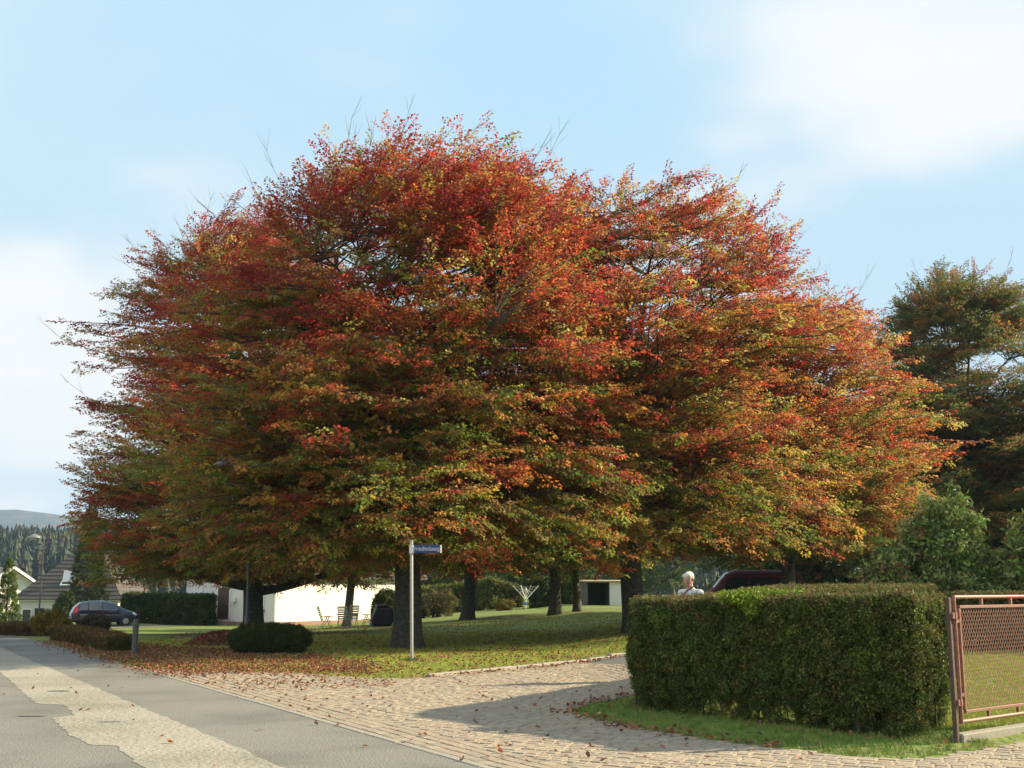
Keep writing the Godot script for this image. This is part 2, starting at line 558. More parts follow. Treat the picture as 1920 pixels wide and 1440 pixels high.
func paving():
	rng.seed = 5
	nz.seed = 15
	nz.frequency = 0.5
	var field = PackedVector2Array()
	for s in [-6.0, 0.0, 6.0, 12.0]: field.append(road(s, 0.75))
	field.append(Vector2(-6.9, 24.75))
	for p in ISLAND:
		if p.y < 27.3 and p.x > -6.5: field.append(p + Vector2(0.02, -0.06))
	field.append_array(PackedVector2Array([Vector2(1.50, 27.5), Vector2(4.4, 22.9), Vector2(6.0, 25.4), Vector2(6.5, 25.1), Vector2(1.98, 19.2), Vector2(1.08, 17.53), Vector2(0.77, 16.63), Vector2(0.95, 15.9), Vector2(1.53, 14.51), Vector2(2.52, 13.06), Vector2(2.89, 12.72), Vector2(3.42, 12.2), Vector2(3.97, 11.95), Vector2(4.5, 12.35), Vector2(5.2, 12.95), Vector2(8.0, 15.3), Vector2(12.0, 11.0), Vector2(6.0, 6.0)]))
	var pv = Node3D.new()
	pv.name = "pavement"
	add_child(pv)
	tag(pv, "pinkish grey stone sett paving at the mouth of the side lane", "", "", "structure")
	var base = PackedVector2Array()
	for s in [-8.0, 0.0, 6.0, 12.0, 15.2]: base.append(road(s, 0.0))
	base.append_array(field.slice(4))
	put("bed", drape(base, 0.004, 1.0), M.joint, pv)
	# courses of setts across the lane, gutter rows along the road
	var places = []
	var c0 = Vector2(0.0, 15.0)
	var course = 0.138
	for j in range(-90, 108):
		var t = -14.0 + rng.randf() * 0.2
		while t < 14.0:
			var l = rf(0.13, 0.22)
			var c = c0 + PATH_P * (j * course) + PATH_Q * (t + l * 0.5)
			if inside(c, field) and c.y > 9.5:
				places.append([c, atan2(PATH_Q.y, PATH_Q.x) + rf(-0.03, 0.03), l - 0.016, course - 0.015])
			t += l
	for row in 4:
		var s = -6.0 + rng.randf() * 0.2
		while s < 15.2:
			var l = rf(0.17, 0.24)
			var c = road(s + l * 0.5, 0.21 + row * 0.155)
			if c.y > 9.5: places.append([c, atan2(ROAD_U.y, ROAD_U.x) + rf(-0.025, 0.025), l - 0.014, 0.14])
			s += l
	places.sort_custom(func(a, b): return a[0].y < b[0].y)
	var variants = []
	for l in [0.125, 0.15, 0.175, 0.2]: variants.append(sett_mesh(l, 0.125))
	var rest = []
	for k in M.sett.size(): rest.append([])
	var shown = 0
	for pl in places:
		var in_view = absf(pl[0].x) < pl[0].y * 0.44 and pl[0].y > 11.2
		var vi = clampi(int(round((pl[2] - 0.12) / 0.025)), 0, 3)
		var h = rf(-0.004, 0.004) + 0.008 * nz.get_noise_2d(pl[0].x * 1.3, pl[0].y * 1.3)
		var b = Basis.from_euler(Vector3(rf(-0.012, 0.012), pl[1], rf(-0.012, 0.012)))
		var at = G(pl[0].x, pl[0].y, -0.012 + h)
		if in_view and shown < 300:
			shown += 1
			var o = MeshInstance3D.new()
			o.name = "sett"
			o.mesh = variants[vi]
			o.material_override = M.sett[rng.randi() % M.sett.size()]
			o.transform = Transform3D(b.scaled_local(Vector3(pl[2] / [0.125, 0.15, 0.175, 0.2][vi], 1, pl[3] / 0.125)), at)
			pv.add_child(o, true)
		else:
			rest[rng.randi() % M.sett.size()].append(Transform3D(b.scaled_local(Vector3(pl[2] / 0.15, 1, pl[3] / 0.125)), at))
	for k in rest.size():
		if rest[k].size() > 8: tag(multi("setts", variants[1], M.sett[k], rest[k], [], pv), "", "", "", "stuff")
	# edging stones along the road
	var ed = Node3D.new()
	ed.name = "road_edging"
	add_child(ed)
	tag(ed, "pale concrete edging stones between road and setts", "", "", "structure")
	var em = boxm(Vector3(0.985, 0.06, 0.115), 0.01)
	for k in range(-5, 16):
		var c = road(k + 0.5, 0.065)
		var o = put("edging_stone", em, M.kerb, ed)
		o.position = G(c.x, c.y, -0.017 + rf(-0.002, 0.003))
		o.rotation.y = atan2(ROAD_U.y, ROAD_U.x) + rf(-0.006, 0.006)
	# kerb of the lawn island
	var ke = Node3D.new()
	ke.name = "kerb"
	add_child(ke)
	tag(ke, "low pale kerb stones edging the lawn along the side lane", "", "", "structure")
	var km = boxm(Vector3(0.97, 0.2, 0.13), 0.015)
	var a0 = Vector2(-1.62, 22.86)
	var dir = (Vector2(2.94, 29.75) - Vector2(-1.7, 22.9)).normalized()
	for k in 24:
		var c = a0 + dir * (k + 0.5)
		var o = put("kerb_stone", km, M.kerb, ke)
		o.position = G(c.x, c.y, -0.03 + rf(-0.006, 0.006))
		o.rotation.y = atan2(dir.y, dir.x) + rf(-0.008, 0.008)

func hills():
	# a far wooded ridge and the nearer forest slope, beyond the houses
	var st = ST()
	st.set_smooth_group(0)
	nz.seed = 77
	nz.frequency = 0.0011
	var n = 90
	var m = 14
	for i in n + 1:
		var x = lerpf(-3200.0, 2600.0, float(i) / n)
		for j in m + 1:
			var t = float(j) / m
			var d = lerpf(1500.0, 3600.0, t)
			var top = 168.0 + nz.get_noise_2d(x, 5.0) * 45.0 + (x + 1100.0) * 0.006
			var h = -16.0 + (top + 16.0) * smoothstep(0.0, 0.62, t) - 40.0 * smoothstep(0.65, 1.0, t)
			h += nz.get_noise_2d(x * 6.0, d * 6.0) * 5.0
			st.add_vertex(Vector3(x, h, -d))
	for i in n:
		for j in m:
			var a = i * (m + 1) + j
			for k in [a, a + 1, a + m + 2, a, a + m + 2, a + m + 1]: st.add_index(k)
	var mh = textured(noise_tex(0.02, [0.0, C(.012, .022, .018), 0.5, C(.02, .034, .024), 0.62, C(.03, .042, .03), 0.66, C(.10, .08, .055), 0.72, C(.11, .09, .06), 0.76, C(.03, .045, .03), 1.0, C(.03, .045, .03)], 512, 5, 61), 0.0011, 1.0)
	tag(put("far_ridge", st, mh), "hazy wooded ridge on the horizon", "", "", "structure")
	st = ST()
	st.set_smooth_group(0)
	n = 60
	m = 10
	for i in n + 1:
		var x = lerpf(-420.0, 260.0, float(i) / n)
		for j in m + 1:
			st.add_vertex(Vector3(x, slope(x, lerpf(235.0, 760.0, float(j) / m)), -lerpf(235.0, 760.0, float(j) / m)))
	for i in n:
		for j in m:
			var a = i * (m + 1) + j
			for k in [a, a + 1, a + m + 2, a, a + m + 2, a + m + 1]: st.add_index(k)
	tag(put("forest_hill", st, mat(.03, .04, .02, 1.0)), "forested slope beyond the left houses", "", "", "structure")
	# spruces as one far-off mass
	rng.seed = 12
	var cm = conifer_mesh()
	var xf = []
	var co = []
	for i in 7500:
		var d = 245.0 + 480.0 * pow(rng.randf(), 1.3)
		var x = rf(-0.78, 0.25) * d
		var k = rf(0.55, 1.0)
		xf.append(Transform3D(Basis(Vector3.UP, rf(0, TAU)).scaled(Vector3(k * rf(1.1, 1.7), k, k * rf(1.1, 1.7))), Vector3(x, slope(x, d) - 1.0, -d)))
		co.append(vary(pick([6, C(.024, .042, .02), 3, C(.036, .058, .024), 1.0, C(.08, .07, .028), 0.8, C(.06, .07, .028)]), 0.25))
	var f = multi("forest", cm, M.dryleaf, xf, co, self)
	tag(f, "dark spruce forest covering the slope beyond the village", "forest", "", "stuff")

func slope(x, d) -> float:
	return -15.0 + 24.0 * smoothstep(235.0, 420.0, d) + 12.0 * smoothstep(420.0, 760.0, d) + 3.0 * sin(x * 0.02 + 1.0)

func conifer_mesh():
	rng.seed = 3
	var st = ST()
	st.set_smooth_group(-1)
	for k in 9:
		var y = 2.0 + k * 1.75
		var r = 3.1 * (1.0 - k / 9.6)
		for i in 9:
			var a = TAU * i / 9 + k
			var w = TAU / 9 * 0.75
			var rr = r * rf(0.7, 1.15)
			var v = rf(0.7, 1.3)
			st.set_color(Color(v, v, v))
			tri(st, Vector3(0, y + 2.3, 0), Vector3(cos(a - w) * rr, y + rf(-0.5, 0.3), sin(a - w) * rr), Vector3(cos(a + w) * rr, y + rf(-0.7, 0.2), sin(a + w) * rr))
	st.set_color(Color(0.6, 0.5, 0.4))
	tube(st, [Vector3.ZERO, Vector3(0, 4, 0)], [0.3, 0.2], 5)
	st.generate_normals()
	return st.commit()

# ---------------------------------------------------------------- houses
func window(parent, at: Vector3, w, h, face: Basis, bars = 1):
	var n = Node3D.new()
	n.name = "window"
	parent.add_child(n, true)
	n.transform = Transform3D(face, at)
	var st = ST()
	for s in [-1, 1]:
		box(st, Vector3(s * (w * 0.5 - 0.04), 0, 0.02), Vector3(0.08, h, 0.09))
		box(st, Vector3(0, s * (h * 0.5 - 0.04), 0.02), Vector3(w - 0.16, 0.08, 0.09))
	for b in range(1, bars + 1):
		if bars > 0: box(st, Vector3(-w * 0.5 + w * b / (bars + 1), 0, 0.018), Vector3(0.06, h - 0.16, 0.08))
	put("window_frame", st, M.white, n)
	st = ST()
	box(st, Vector3(0, 0, 0.012), Vector3(w - 0.1, h - 0.1, 0.02))
	put("pane", st, M.glass, n)
	st = ST()
	box(st, Vector3(0, -h * 0.5 - 0.035, 0.06), Vector3(w + 0.14, 0.06, 0.2))
	put("sill", st, M.kerb, n)
	return n

func courses(parent, e0: Vector3, e1: Vector3, r0: Vector3, r1: Vector3, n, m):
	# rows of roof tiles from the eave e0-e1 to the ridge r0-r1, each lapping the one below
	var nrm = (e1 - e0).cross(r0 - e0).normalized()
	if nrm.y < 0.0: nrm = -nrm
	for k in n:
		var a = float(k) / n
		var b = float(k + 1.25) / n
		if k == n - 1: b = 1.0
		var p = [e0.lerp(r0, a), e1.lerp(r1, a), e1.lerp(r1, b), e0.lerp(r0, b)]
		var st = ST()
		st.set_smooth_group(-1)
		var lift = nrm * 0.09
		var flat = nrm * 0.03
		var t = [p[0] + lift, p[1] + lift, p[2] + flat, p[3] + flat]
		quad(st, t[3], t[2], t[1], t[0])
		quad(st, t[0], t[1], p[1], p[0])
		quad(st, p[0], p[1], p[2], p[3])
		quad(st, t[1], t[2], p[2], p[1])
		quad(st, t[3], t[0], p[0], p[3])
		put("tile_course", st, m, parent)

func houses():
	# white bungalow behind the chairs
	var h = thing("white_house", Vector3(-15.9, -0.80, -80.0), deg_to_rad(55.0), "white bungalow with boarded side wall behind the garden chairs", "house")
	var st = ST()
	box(st, Vector3(7.5, 1.8, -4.5), Vector3(15.0, 3.6, 9.0))
	for s in [0.0, 15.0]:
		st.set_smooth_group(-1)
		tri(st, Vector3(s, 3.6, 0), Vector3(s, 3.6, -9), Vector3(s, 5.9, -4.5))
	put("wall", st, M.plaster, h)
	st = ST()
	box(st, Vector3(7.5, 0.02, -4.5), Vector3(15.06, 0.5, 9.06))
	put("plinth", st, M.plinth, h)
	var bm = boxm(Vector3(14.9, 0.197, 0.022), 0.006)
	for k in 15:
		var o = put("board", bm, M.board, h)
		o.position = Vector3(7.5, 0.38 + k * 0.205, 0.013)
		o.rotation.x = -0.03
	var roof = put("roof", roof_slab(15.0, 9.0, 3.55, 5.95, 0.55), M.tile, h)
	courses(roof, Vector3(-0.5, 3.36, 0.55), Vector3(15.5, 3.36, 0.55), Vector3(-0.5, 6.0, -4.5), Vector3(15.5, 6.0, -4.5), 12, M.tile)
	var fx = Basis(Vector3.UP, -PI / 2)
	window(h, Vector3(-0.01, 1.65, -1.5), 1.1, 1.15, fx)
	window(h, Vector3(-0.01, 1.65, -7.6), 1.2, 1.15, fx)
	var dr = Node3D.new()
	dr.name = "door"
	h.add_child(dr)
	st = ST()
	box(st, Vector3(-0.03, 1.5, -5.0), Vector3(0.06, 2.1, 1.15))
	put("door_panel", st, mat(.07, .045, .032, .5), dr)
	st = ST()
	for s in [-1, 1]: box(st, Vector3(-0.035, 1.5, -5.0 + s * 0.64), Vector3(0.09, 2.1, 0.13))
	box(st, Vector3(-0.035, 2.61, -5.0), Vector3(0.09, 0.12, 1.41))
	put("door_frame", st, M.white, dr)
	st = ST()
	box(st, Vector3(-0.1, 1.45, -4.55), Vector3(0.06, 0.05, 0.14))
	put("handle", st, M.rim, dr)
	for k in 3:
		st = ST()
		box(st, Vector3(-0.25 - 0.2 * (2 - k) - 0.02, 0.02 + 0.14 * k - 0.1, -5.0), Vector3(0.46 + 0.4 * (2 - k), 0.17, 2.4 + 0.3 * (2 - k)), Basis(), 0.01)
		put("step", st, M.plinth, h)
	st = ST()
	box(st, Vector3(-0.12, 1.75, -3.9), Vector3(0.18, 0.34, 0.36), Basis(), 0.01)
	put("letter_box", st, M.white, h)
	# house with the brown hipped roof
	h = thing("hipped_house", Vector3(-39.2, -2.0, -110.0), deg_to_rad(-3.0), "cream house with brown hipped tile roof and skylight behind street lamp", "house")
	st = ST()
	box(st, Vector3(0, 1.45, 0), Vector3(9.0, 2.9, 8.0))
	put("wall", st, M.plaster_warm, h)
	var hr = Node3D.new()
	hr.name = "roof"
	h.add_child(hr)
	var e = [Vector3(-5.0, 2.75, 4.5), Vector3(5.0, 2.75, 4.5), Vector3(5.0, 2.75, -4.5), Vector3(-5.0, 2.75, -4.5)]
	var r0 = Vector3(-0.9, 7.3, 0)
	var r1 = Vector3(0.9, 7.3, 0)
	courses(hr, e[0], e[1], r0, r1, 13, M.tile)
	courses(hr, e[2], e[3], r1, r0, 13, M.tile)
	courses(hr, e[3], e[0], r0, r0, 13, M.tile)
	courses(hr, e[1], e[2], r1, r1, 13, M.tile)
	st = ST()
	box(st, Vector3(0, 2.7, 0), Vector3(9.8, 0.08, 8.8))
	put("eaves", st, M.white, hr)
	st = ST()
	tube(st, [r0 + Vector3(0, 0.06, 0), r1 + Vector3(0, 0.06, 0)], 0.12, 6)
	put("ridge", st, M.tile, hr)
	var tilt = Basis(Vector3.RIGHT, -atan2(3.95, 4.5) - 0.25)
	var sk = Node3D.new()
	sk.name = "skylight"
	hr.add_child(sk)
	sk.transform = Transform3D(Basis(Vector3.RIGHT, -PI / 2 + atan2(3.95, 4.5)), Vector3(-0.6, 4.35, 2.85))
	st = ST()
	for s in [-1, 1]:
		box(st, Vector3(s * 0.5, 0, 0.05), Vector3(0.1, 1.2, 0.2))
		box(st, Vector3(0, s * 0.6, 0.05), Vector3(1.1, 0.1, 0.2))
	put("skylight_frame", st, M.white, sk)
	st = ST()
	box(st, Vector3(0, 0.25, 0.36), Vector3(1.0, 1.15, 0.05), Basis(Vector3.RIGHT, 0.6))
	put("skylight_sash", st, M.white, sk)
	window(h, Vector3(-3.7, 1.3, 4.0), 0.9, 1.3, Basis(), 0)
	window(h, Vector3(1.4, 1.5, 4.0), 1.4, 1.2, Basis(), 1)
	st = ST()
	box(st, Vector3(-2.6, 1.0, 4.03), Vector3(0.75, 2.0, 0.06))
	put("door", st, M.dark, h)
	# white gabled house beside it
	h = thing("gabled_house", Vector3(-54.4, -2.6, -124.0), deg_to_rad(48.0), "bright white gabled house beside tall clipped thujas", "house")
	st = ST()
	box(st, Vector3(0, 1.9, 0), Vector3(8.4, 3.8, 9.0))
	st.set_smooth_group(-1)
	for s in [-4.5, 4.5]: tri(st, Vector3(-4.2, 3.8, s), Vector3(4.2, 3.8, s), Vector3(0, 6.4, s))
	put("wall", st, M.plaster, h)
	var gr = Node3D.new()
	gr.name = "roof"
	h.add_child(gr)
	courses(gr, Vector3(4.9, 3.45, 5.2), Vector3(4.9, 3.45, -5.2), Vector3(0, 6.5, 5.2), Vector3(0, 6.5, -5.2), 11, M.tile_pale)
	courses(gr, Vector3(-4.9, 3.45, -5.2), Vector3(-4.9, 3.45, 5.2), Vector3(0, 6.5, -5.2), Vector3(0, 6.5, 5.2), 11, M.tile_pale)
	st = ST()
	st.set_smooth_group(-1)
	for s in [-1, 1]: bar(st, Vector3(s * 4.95, 3.35, 5.25), Vector3(0, 6.45, 5.25), 0.26, 0.06)
	put("bargeboard", st, M.white, gr)
	window(h, Vector3(3.0, 3.0, 4.5), 0.9, 1.1, Basis(), 0)
	window(h, Vector3(0.0, 1.4, 4.5), 1.4, 1.3, Basis(), 1)
	st = ST()
	for k in 8:
		st.set_smooth_group(-1)
		var a = float(k) / 8
		var b = float(k + 1) / 8
		var ya = 2.6 * pow(1.0 - a, 2.2)
		var yb = 2.6 * pow(1.0 - b, 2.2)
		var xa = 1.7 - a * 3.0
		var xb = 1.7 - b * 3.0
		for z in [4.7, 5.1]: quad(st, Vector3(xa, -0.3, z), Vector3(xa, ya, z), Vector3(xb, yb, z), Vector3(xb, -0.3, z))
		quad(st, Vector3(xa, ya, 4.7), Vector3(xb, yb, 4.7), Vector3(xb, yb, 5.1), Vector3(xa, ya, 5.1))
	put("buttress_wall", st, M.plaster, h)
	# aerial
	st = ST()
	tube(st, [Vector3(-2.0, 5.0, 2.0), Vector3(-2.0, 8.3, 2.0)], 0.05, 5)
	for k in 4: box(st, Vector3(-2.0, 8.15 - k * 0.02, 1.4 + k * 0.4), Vector3(1.5 - 0.2 * k, 0.05, 0.05))
	box(st, Vector3(-2.0, 8.22, 2.0), Vector3(0.05, 0.05, 1.6))
	put("aerial", st, M.kerb, h)

func roof_slab(lx, lz, ye, yr, over):
	var st = ST()
	st.set_smooth_group(-1)
	var x0 = -0.5
	var x1 = lx + 0.5
	for s in [0, 1]:
		var z = over if s == 0 else -lz - over
		var a = [Vector3(x0, ye - 0.25, z), Vector3(x1, ye - 0.25, z), Vector3(x1, yr, -lz * 0.5), Vector3(x0, yr, -lz * 0.5)]
		var dn = Vector3(0, -0.12, 0)
		quad(st, a[0], a[1], a[2], a[3])
		quad(st, a[0] + dn, a[1] + dn, a[2] + dn, a[3] + dn)
		quad(st, a[0], a[1], a[1] + dn, a[0] + dn)
		quad(st, a[1], a[2], a[2] + dn, a[1] + dn)
		quad(st, a[3], a[0], a[0] + dn, a[3] + dn)
	return st

# ---------------------------------------------------------------- trees
var SPRAYS = []
const RED_HIGH = [5.0, Color(.36, .04, .035), 4.0, Color(.46, .065, .04), 2.0, Color(.50, .13, .04), 2.0, Color(.22, .042, .045), 0.3, Color(.42, .24, .04)]
const CORAL = [4.0, Color(.58, .10, .055), 3.6, Color(.48, .065, .045), 2.0, Color(.56, .18, .045), 0.5, Color(.44, .25, .04), 1.4, Color(.30, .06, .045)]
const RED_MID = [3.4, Color(.47, .085, .04), 3.8, Color(.52, .18, .04), 1.8, Color(.48, .28, .04), 1.8, Color(.26, .25, .04), 2.0, Color(.30, .095, .04)]
const OLIVE = [3.6, Color(.24, .27, .04), 3.4, Color(.15, .205, .035), 2.0, Color(.45, .33, .05), 1.2, Color(.42, .18, .045), 0.4, Color(.46, .085, .045), 1.0, Color(.26, .15, .045)]
const BROWN = [3.0, Color(.46, .21, .07), 3.0, Color(.56, .31, .09), 1.6, Color(.40, .13, .06), 2.6, Color(.46, .39, .12), 1.4, Color(.30, .29, .07)]
const GREENISH = [4.0, Color(.11, .145, .04), 3.0, Color(.16, .185, .05), 2.6, Color(.26, .19, .055), 2.4, Color(.33, .13, .05), 0.9, Color(.40, .22, .055)]
const GREEN = [4.0, Color(.045, .075, .018), 3.0, Color(.07, .11, .022), 1.0, Color(.12, .13, .03)]

func bez(a, b, c, t) -> Vector3: return a * (1 - t) * (1 - t) + b * 2 * t * (1 - t) + c * t * t

func beech(called, label, group, x, d, o):
	# o: top, low, r, trunk, n (outer branches), seed, [dx centre offset], [pal], [size]
	rng.seed = o.seed
	nz.seed = o.seed
	nz.frequency = 0.22
	var base = G(x, d)
	var t = thing(called, base, 0.0, label, "tree", group)
	var top = o.top - base.y
	var low = o.low - base.y
	var dx = o.get("dx", 0.0)
	var size = o.get("size", 1.0)
	var dens = o.get("dens", 0.86)
	# trunk with root flare
	var r0 = o.trunk
	var fork = o.get("fork", 3.2)
	var tp = []
	var tr = []
	var axis = func(y): return Vector3(dx * smoothstep(fork, top, y) + 0.12 * sin(y * 0.6 + o.seed), y, 0.15 * sin(y * 0.45 + 2.0 * o.seed))
	var ys = [-0.3, 0.0, 0.12, 0.3, 0.6, 1.0, 1.6, 2.3, 3.0, 4.0, 5.5, 7.5, 9.5, 11.5]
	for y in ys:
		if y > top * 0.62: break
		tp.append(axis.call(y))
		var r = r0 * (1.0 - 0.05 * y) + r0 * 0.3 * exp(-maxf(y, 0.0) * 3.2)
		if y > fork: r = r0 * 0.8 * pow(maxf(0.0, 1.0 - (y - fork) / (top * 0.64 - fork)), 0.9) + 0.04
		tr.append(r)
	var st = ST()
	trunk_tube(st, tp, tr, o.seed)
	put("trunk", st, M.bark, t)
	# crown outline
	var pe = o.get("blunt", 1.75)
	var prof = func(q):
		if q < 0.2: return 0.84 + 0.16 * sqrt(maxf(q, 0.0) / 0.2)
		return pow(maxf(0.0, 1.0 - pow((q - 0.2) / 0.81, pe)), 0.62)
	var wide = o.get("wide", [1.0, 1.0, 1.0, 1.0])   # right, away, left, near
	var rad = func(q, a):
		var c = cos(a)
		var s = sin(a)
		var k = wide[0] * maxf(c, 0) ** 2 + wide[2] * maxf(-c, 0) ** 2 + wide[1] * maxf(s, 0) ** 2 + wide[3] * maxf(-s, 0) ** 2
		return o.r * k * prof.call(q) * (1.0 + lerpf(0.22, 0.46, smoothstep(0.0, 0.3, q)) * nz.get_noise_3d(cos(a) * 6.0, q * 13.0, sin(a) * 6.0))
	# limbs
	var samples = []
	for y in range(int(fork * 2), int(top * 0.7 * 2)):
		samples.append([axis.call(y * 0.5), 0.1])
	for i in o.get("limbs", 12):
		var a = i * 2.399 + o.seed
		var q = lerpf(0.1, 0.85, fmod(i * 0.618 + 0.2, 1.0))
		var hy = lerpf(low, top, q)
		var rr = rad.call(q, a) * 0.62
		var ay = clampf(hy - rr * rf(0.55, 0.9) - 0.6, fork * 0.62, top * 0.55)
		var p0 = axis.call(ay)
		var p2 = Vector3(dx * q + cos(a) * rr, maxf(hy, ay + 0.3), -sin(a) * rr)
		var p1 = p0.lerp(p2, 0.45) + Vector3(0, (0.20 if q > 0.3 else 0.32) * p0.distance_to(p2), 0) * (0.5 if q > 0.5 else 0.9)
		var pts = []
		var rs = []
		var rl = r0 * lerpf(0.36, 0.17, q)
		for k in 9:
			var u = k / 8.0
			var p = bez(p0, p1, p2, u) + Vector3(rf(-1, 1), rf(-1, 1), rf(-1, 1)) * 0.05 * u
			pts.append(p)
			rs.append(rl * (1.0 - 0.8 * u) + 0.012)
			if k > 1: samples.append([p, rs[k]])
		st = ST()
		tube(st, pts, rs, 7)
		put("limb", st, M.bark, t)
	var sp_jit = 0.1
	for lw in o.get("low_limbs", []):
		var pts = []
		var rs = []
		for k in 9:
			var u = k / 8.0
			var out = lw[2] * (u + 0.15 * u * u)
			pts.append(axis.call(lw[1]) + Vector3(cos(lw[0]) * out, 0.25 * u + 1.3 * u * u, -sin(lw[0]) * out))
			rs.append(r0 * 0.5 * (1.0 - 0.75 * u))
			if k > 2: samples.append([pts[k], rs[k]])
		st = ST()
		tube(st, pts, rs, 9)
		put("limb", st, M.bark, t)
	# branches to the outline, each carrying a flat plate of sprays
	st = ST()
	var xf = [[], [], []]
	var co = [[], [], []]
	var n = o.n
	for i in int(n * 1.72):
		var inner = i >= n
		var q = (i % n + rf(0.0, 1.0)) / n
		q = clampf(q * 1.02 - 0.01, 0.0, 1.0)
		# crowd the plates where the outline is wide
		q = lerpf(q, q * q * 0.6 + 0.2 * q, 0.35)
		if not inner and rng.randf() < 0.14: q = rf(0.75, 1.0)
		var a = i * 2.39996 + rf(-0.25, 0.25)
		var rr = rad.call(q, a)
		if inner: rr *= rf(0.25, 0.85)
		elif rng.randf() < 0.2: rr *= rf(1.04, 1.17)
		elif rng.randf() < 0.2: rr *= rf(0.86, 0.95)
		var hy = lerpf(low, top, q) + nz.get_noise_2d(a * 9.0, q * 30.0) * 0.5
		if q < 0.22: rr = minf(rr, o.r * 0.97)
		var leader = not inner and q > 0.35 and rng.randf() < 0.34
		if leader:
			rr *= rf(1.02, 1.14)
			hy += rf(0.2, 0.9)
		var tip = Vector3(dx * q + cos(a) * rr, hy, -sin(a) * rr)
		var best = samples[0]
		var bd = 1e9
		for s in samples:
			if rng.randf() < 0.55: continue
			var v = tip - s[0]
			var dd = v.length() + maxf(0.0, s[0].y - tip.y - 0.2) * 2.2 + 0.7 * absf(v.y - 0.32 * Vector2(v.x, v.z).length())
			if dd < bd:
				bd = dd; best = s
		var p0 = best[0]
		var ln = p0.distance_to(tip)
		var lift = 0.16 if q > 0.25 else 0.26
		var p1 = p0.lerp(tip, 0.5) + Vector3(0, lift * ln * rf(0.3, 1.1), 0)
		if q > 0.7: p1 = p0.lerp(tip, 0.55) + Vector3(-cos(a), 0, sin(a)) * ln * -0.12
		var pts = []
		var rs = []
		var br = clampf(ln * 0.0085, 0.010, best[1] * 0.8 + 0.01)
		for k in 6:
			pts.append(bez(p0, p1, tip, k / 5.0) + Vector3(rf(-1, 1), rf(-1, 1), rf(-1, 1)) * (0.035 * ln if k in [1, 2, 3, 4] else 0.0))
			rs.append(br * (1.0 - 0.85 * k / 5.0))
		var bare = not inner and q > 0.45 and rng.randf() < o.get("bare", 0.07)
		if bare:
			var dir = (tip - p1).normalized() + Vector3(0, 0.55, 0)
			var e = tip
			for k in 3:
				e += (dir.normalized() + Vector3(rf(-0.2, 0.2), 0.1, rf(-0.2, 0.2))) * rf(0.3, 0.62)
				pts.append(e)
				rs.append(0.0065 - 0.0015 * k)
				if k < 2:
					for m in 2:
						var sd = (dir.normalized() + Vector3(rf(-0.8, 0.8), 0.3, rf(-0.8, 0.8))).normalized()
						tube(st, [e, e + sd * rf(0.15, 0.3), e + sd * rf(0.35, 0.7) + Vector3(0, 0.08, 0)], [0.0045, 0.0035, 0.002], 3, false)
		tube(st, pts, rs, 4, false)
		# foliage
		sp_jit = 0.10 * size
		var hot = nz.get_noise_3d(tip.x * 1.1, tip.y * 1.6, tip.z * 1.1) * 0.8 + rf(-0.42, 0.42)
		var last_pal = null
		var main_hue = Color.WHITE
		var f0 = 0.1 if inner else (0.36 if ln > 2.0 else 0.2)
		var step = 0.27 * size / dens
		var u = f0
		var du = step / maxf(ln, 0.5)
		var flip = 1.0
		while u < 1.02:
			var c = bez(p0, p1, tip, minf(u, 1.0))
			var tg = (bez(p0, p1, tip, minf(u + 0.05, 1.05)) - bez(p0, p1, tip, u - 0.05)).normalized()
			var sl = (1.25 * (1.0 - 0.62 * (u - f0) / (1.0 - f0)) * rf(0.6, 1.15)) * clampf(ln / 3.0, 0.5, 1.1)
			if leader: sl *= 0.62 * (1.25 - 0.75 * u)
			var turn = flip * rf(0.55, 1.45)
			flip = -flip
			var sd = tg.rotated(Vector3.UP, turn)
			sd.y = sd.y * 0.6 + rf(-0.22, 0.2)
			sd = sd.normalized()
			var w = 0.0
			while w < sl:
				var sp = c + sd * w + Vector3(rf(-1, 1), rf(-1, 1), rf(-1, 1)) * sp_jit
				var dv = (sd if w > 0.05 else tg).rotated(Vector3.UP, rf(-1.0, 1.0))
				dv.y += rf(-0.36, 0.22)
				dv = dv.normalized()
				var nm = (Vector3.UP + Vector3(rf(-0.6, 0.6), 0, rf(-0.6, 0.6))).normalized()
				var z = dv.cross(nm).normalized()
				var k = rf(0.8, 1.2) * size
				var vi = rng.randi() % 3
				xf[vi].append(Transform3D(Basis(dv * k, z.cross(dv).normalized() * k, z * k), sp))
				var outer = u > 0.72 and not inner
				var score = hot + (0.16 if outer else -0.12) + (q - 0.36) * 1.35 + rf(-0.08, 0.08)
				var pal = RED_HIGH if score > 0.55 else (CORAL if score > 0.28 else (RED_MID if score > -0.02 else OLIVE))
				if o.has("pal"): pal = o.pal
				elif o.has("brown") and rng.randf() < o.brown: pal = BROWN
				var hue = pick(pal)
				if pal == last_pal and rng.randf() < 0.62: hue = main_hue
				else:
					last_pal = pal
					main_hue = hue
				co[vi].append(vary(hue, 0.14))
				w += 0.30 * size / dens
			u += du
	tag(put("branches", st, M.twig, t), "", "", "", "stuff")
	var cr = Node3D.new()
	cr.name = "crown"
	t.add_child(cr)
	var cnt = 0
	for k in 3:
		cnt += xf[k].size()
		tag(multi("foliage", SPRAYS[k], M.leafy, xf[k], co[k], cr), "", "", "", "stuff")
	print(t.name, " sprays ", cnt)
	return t

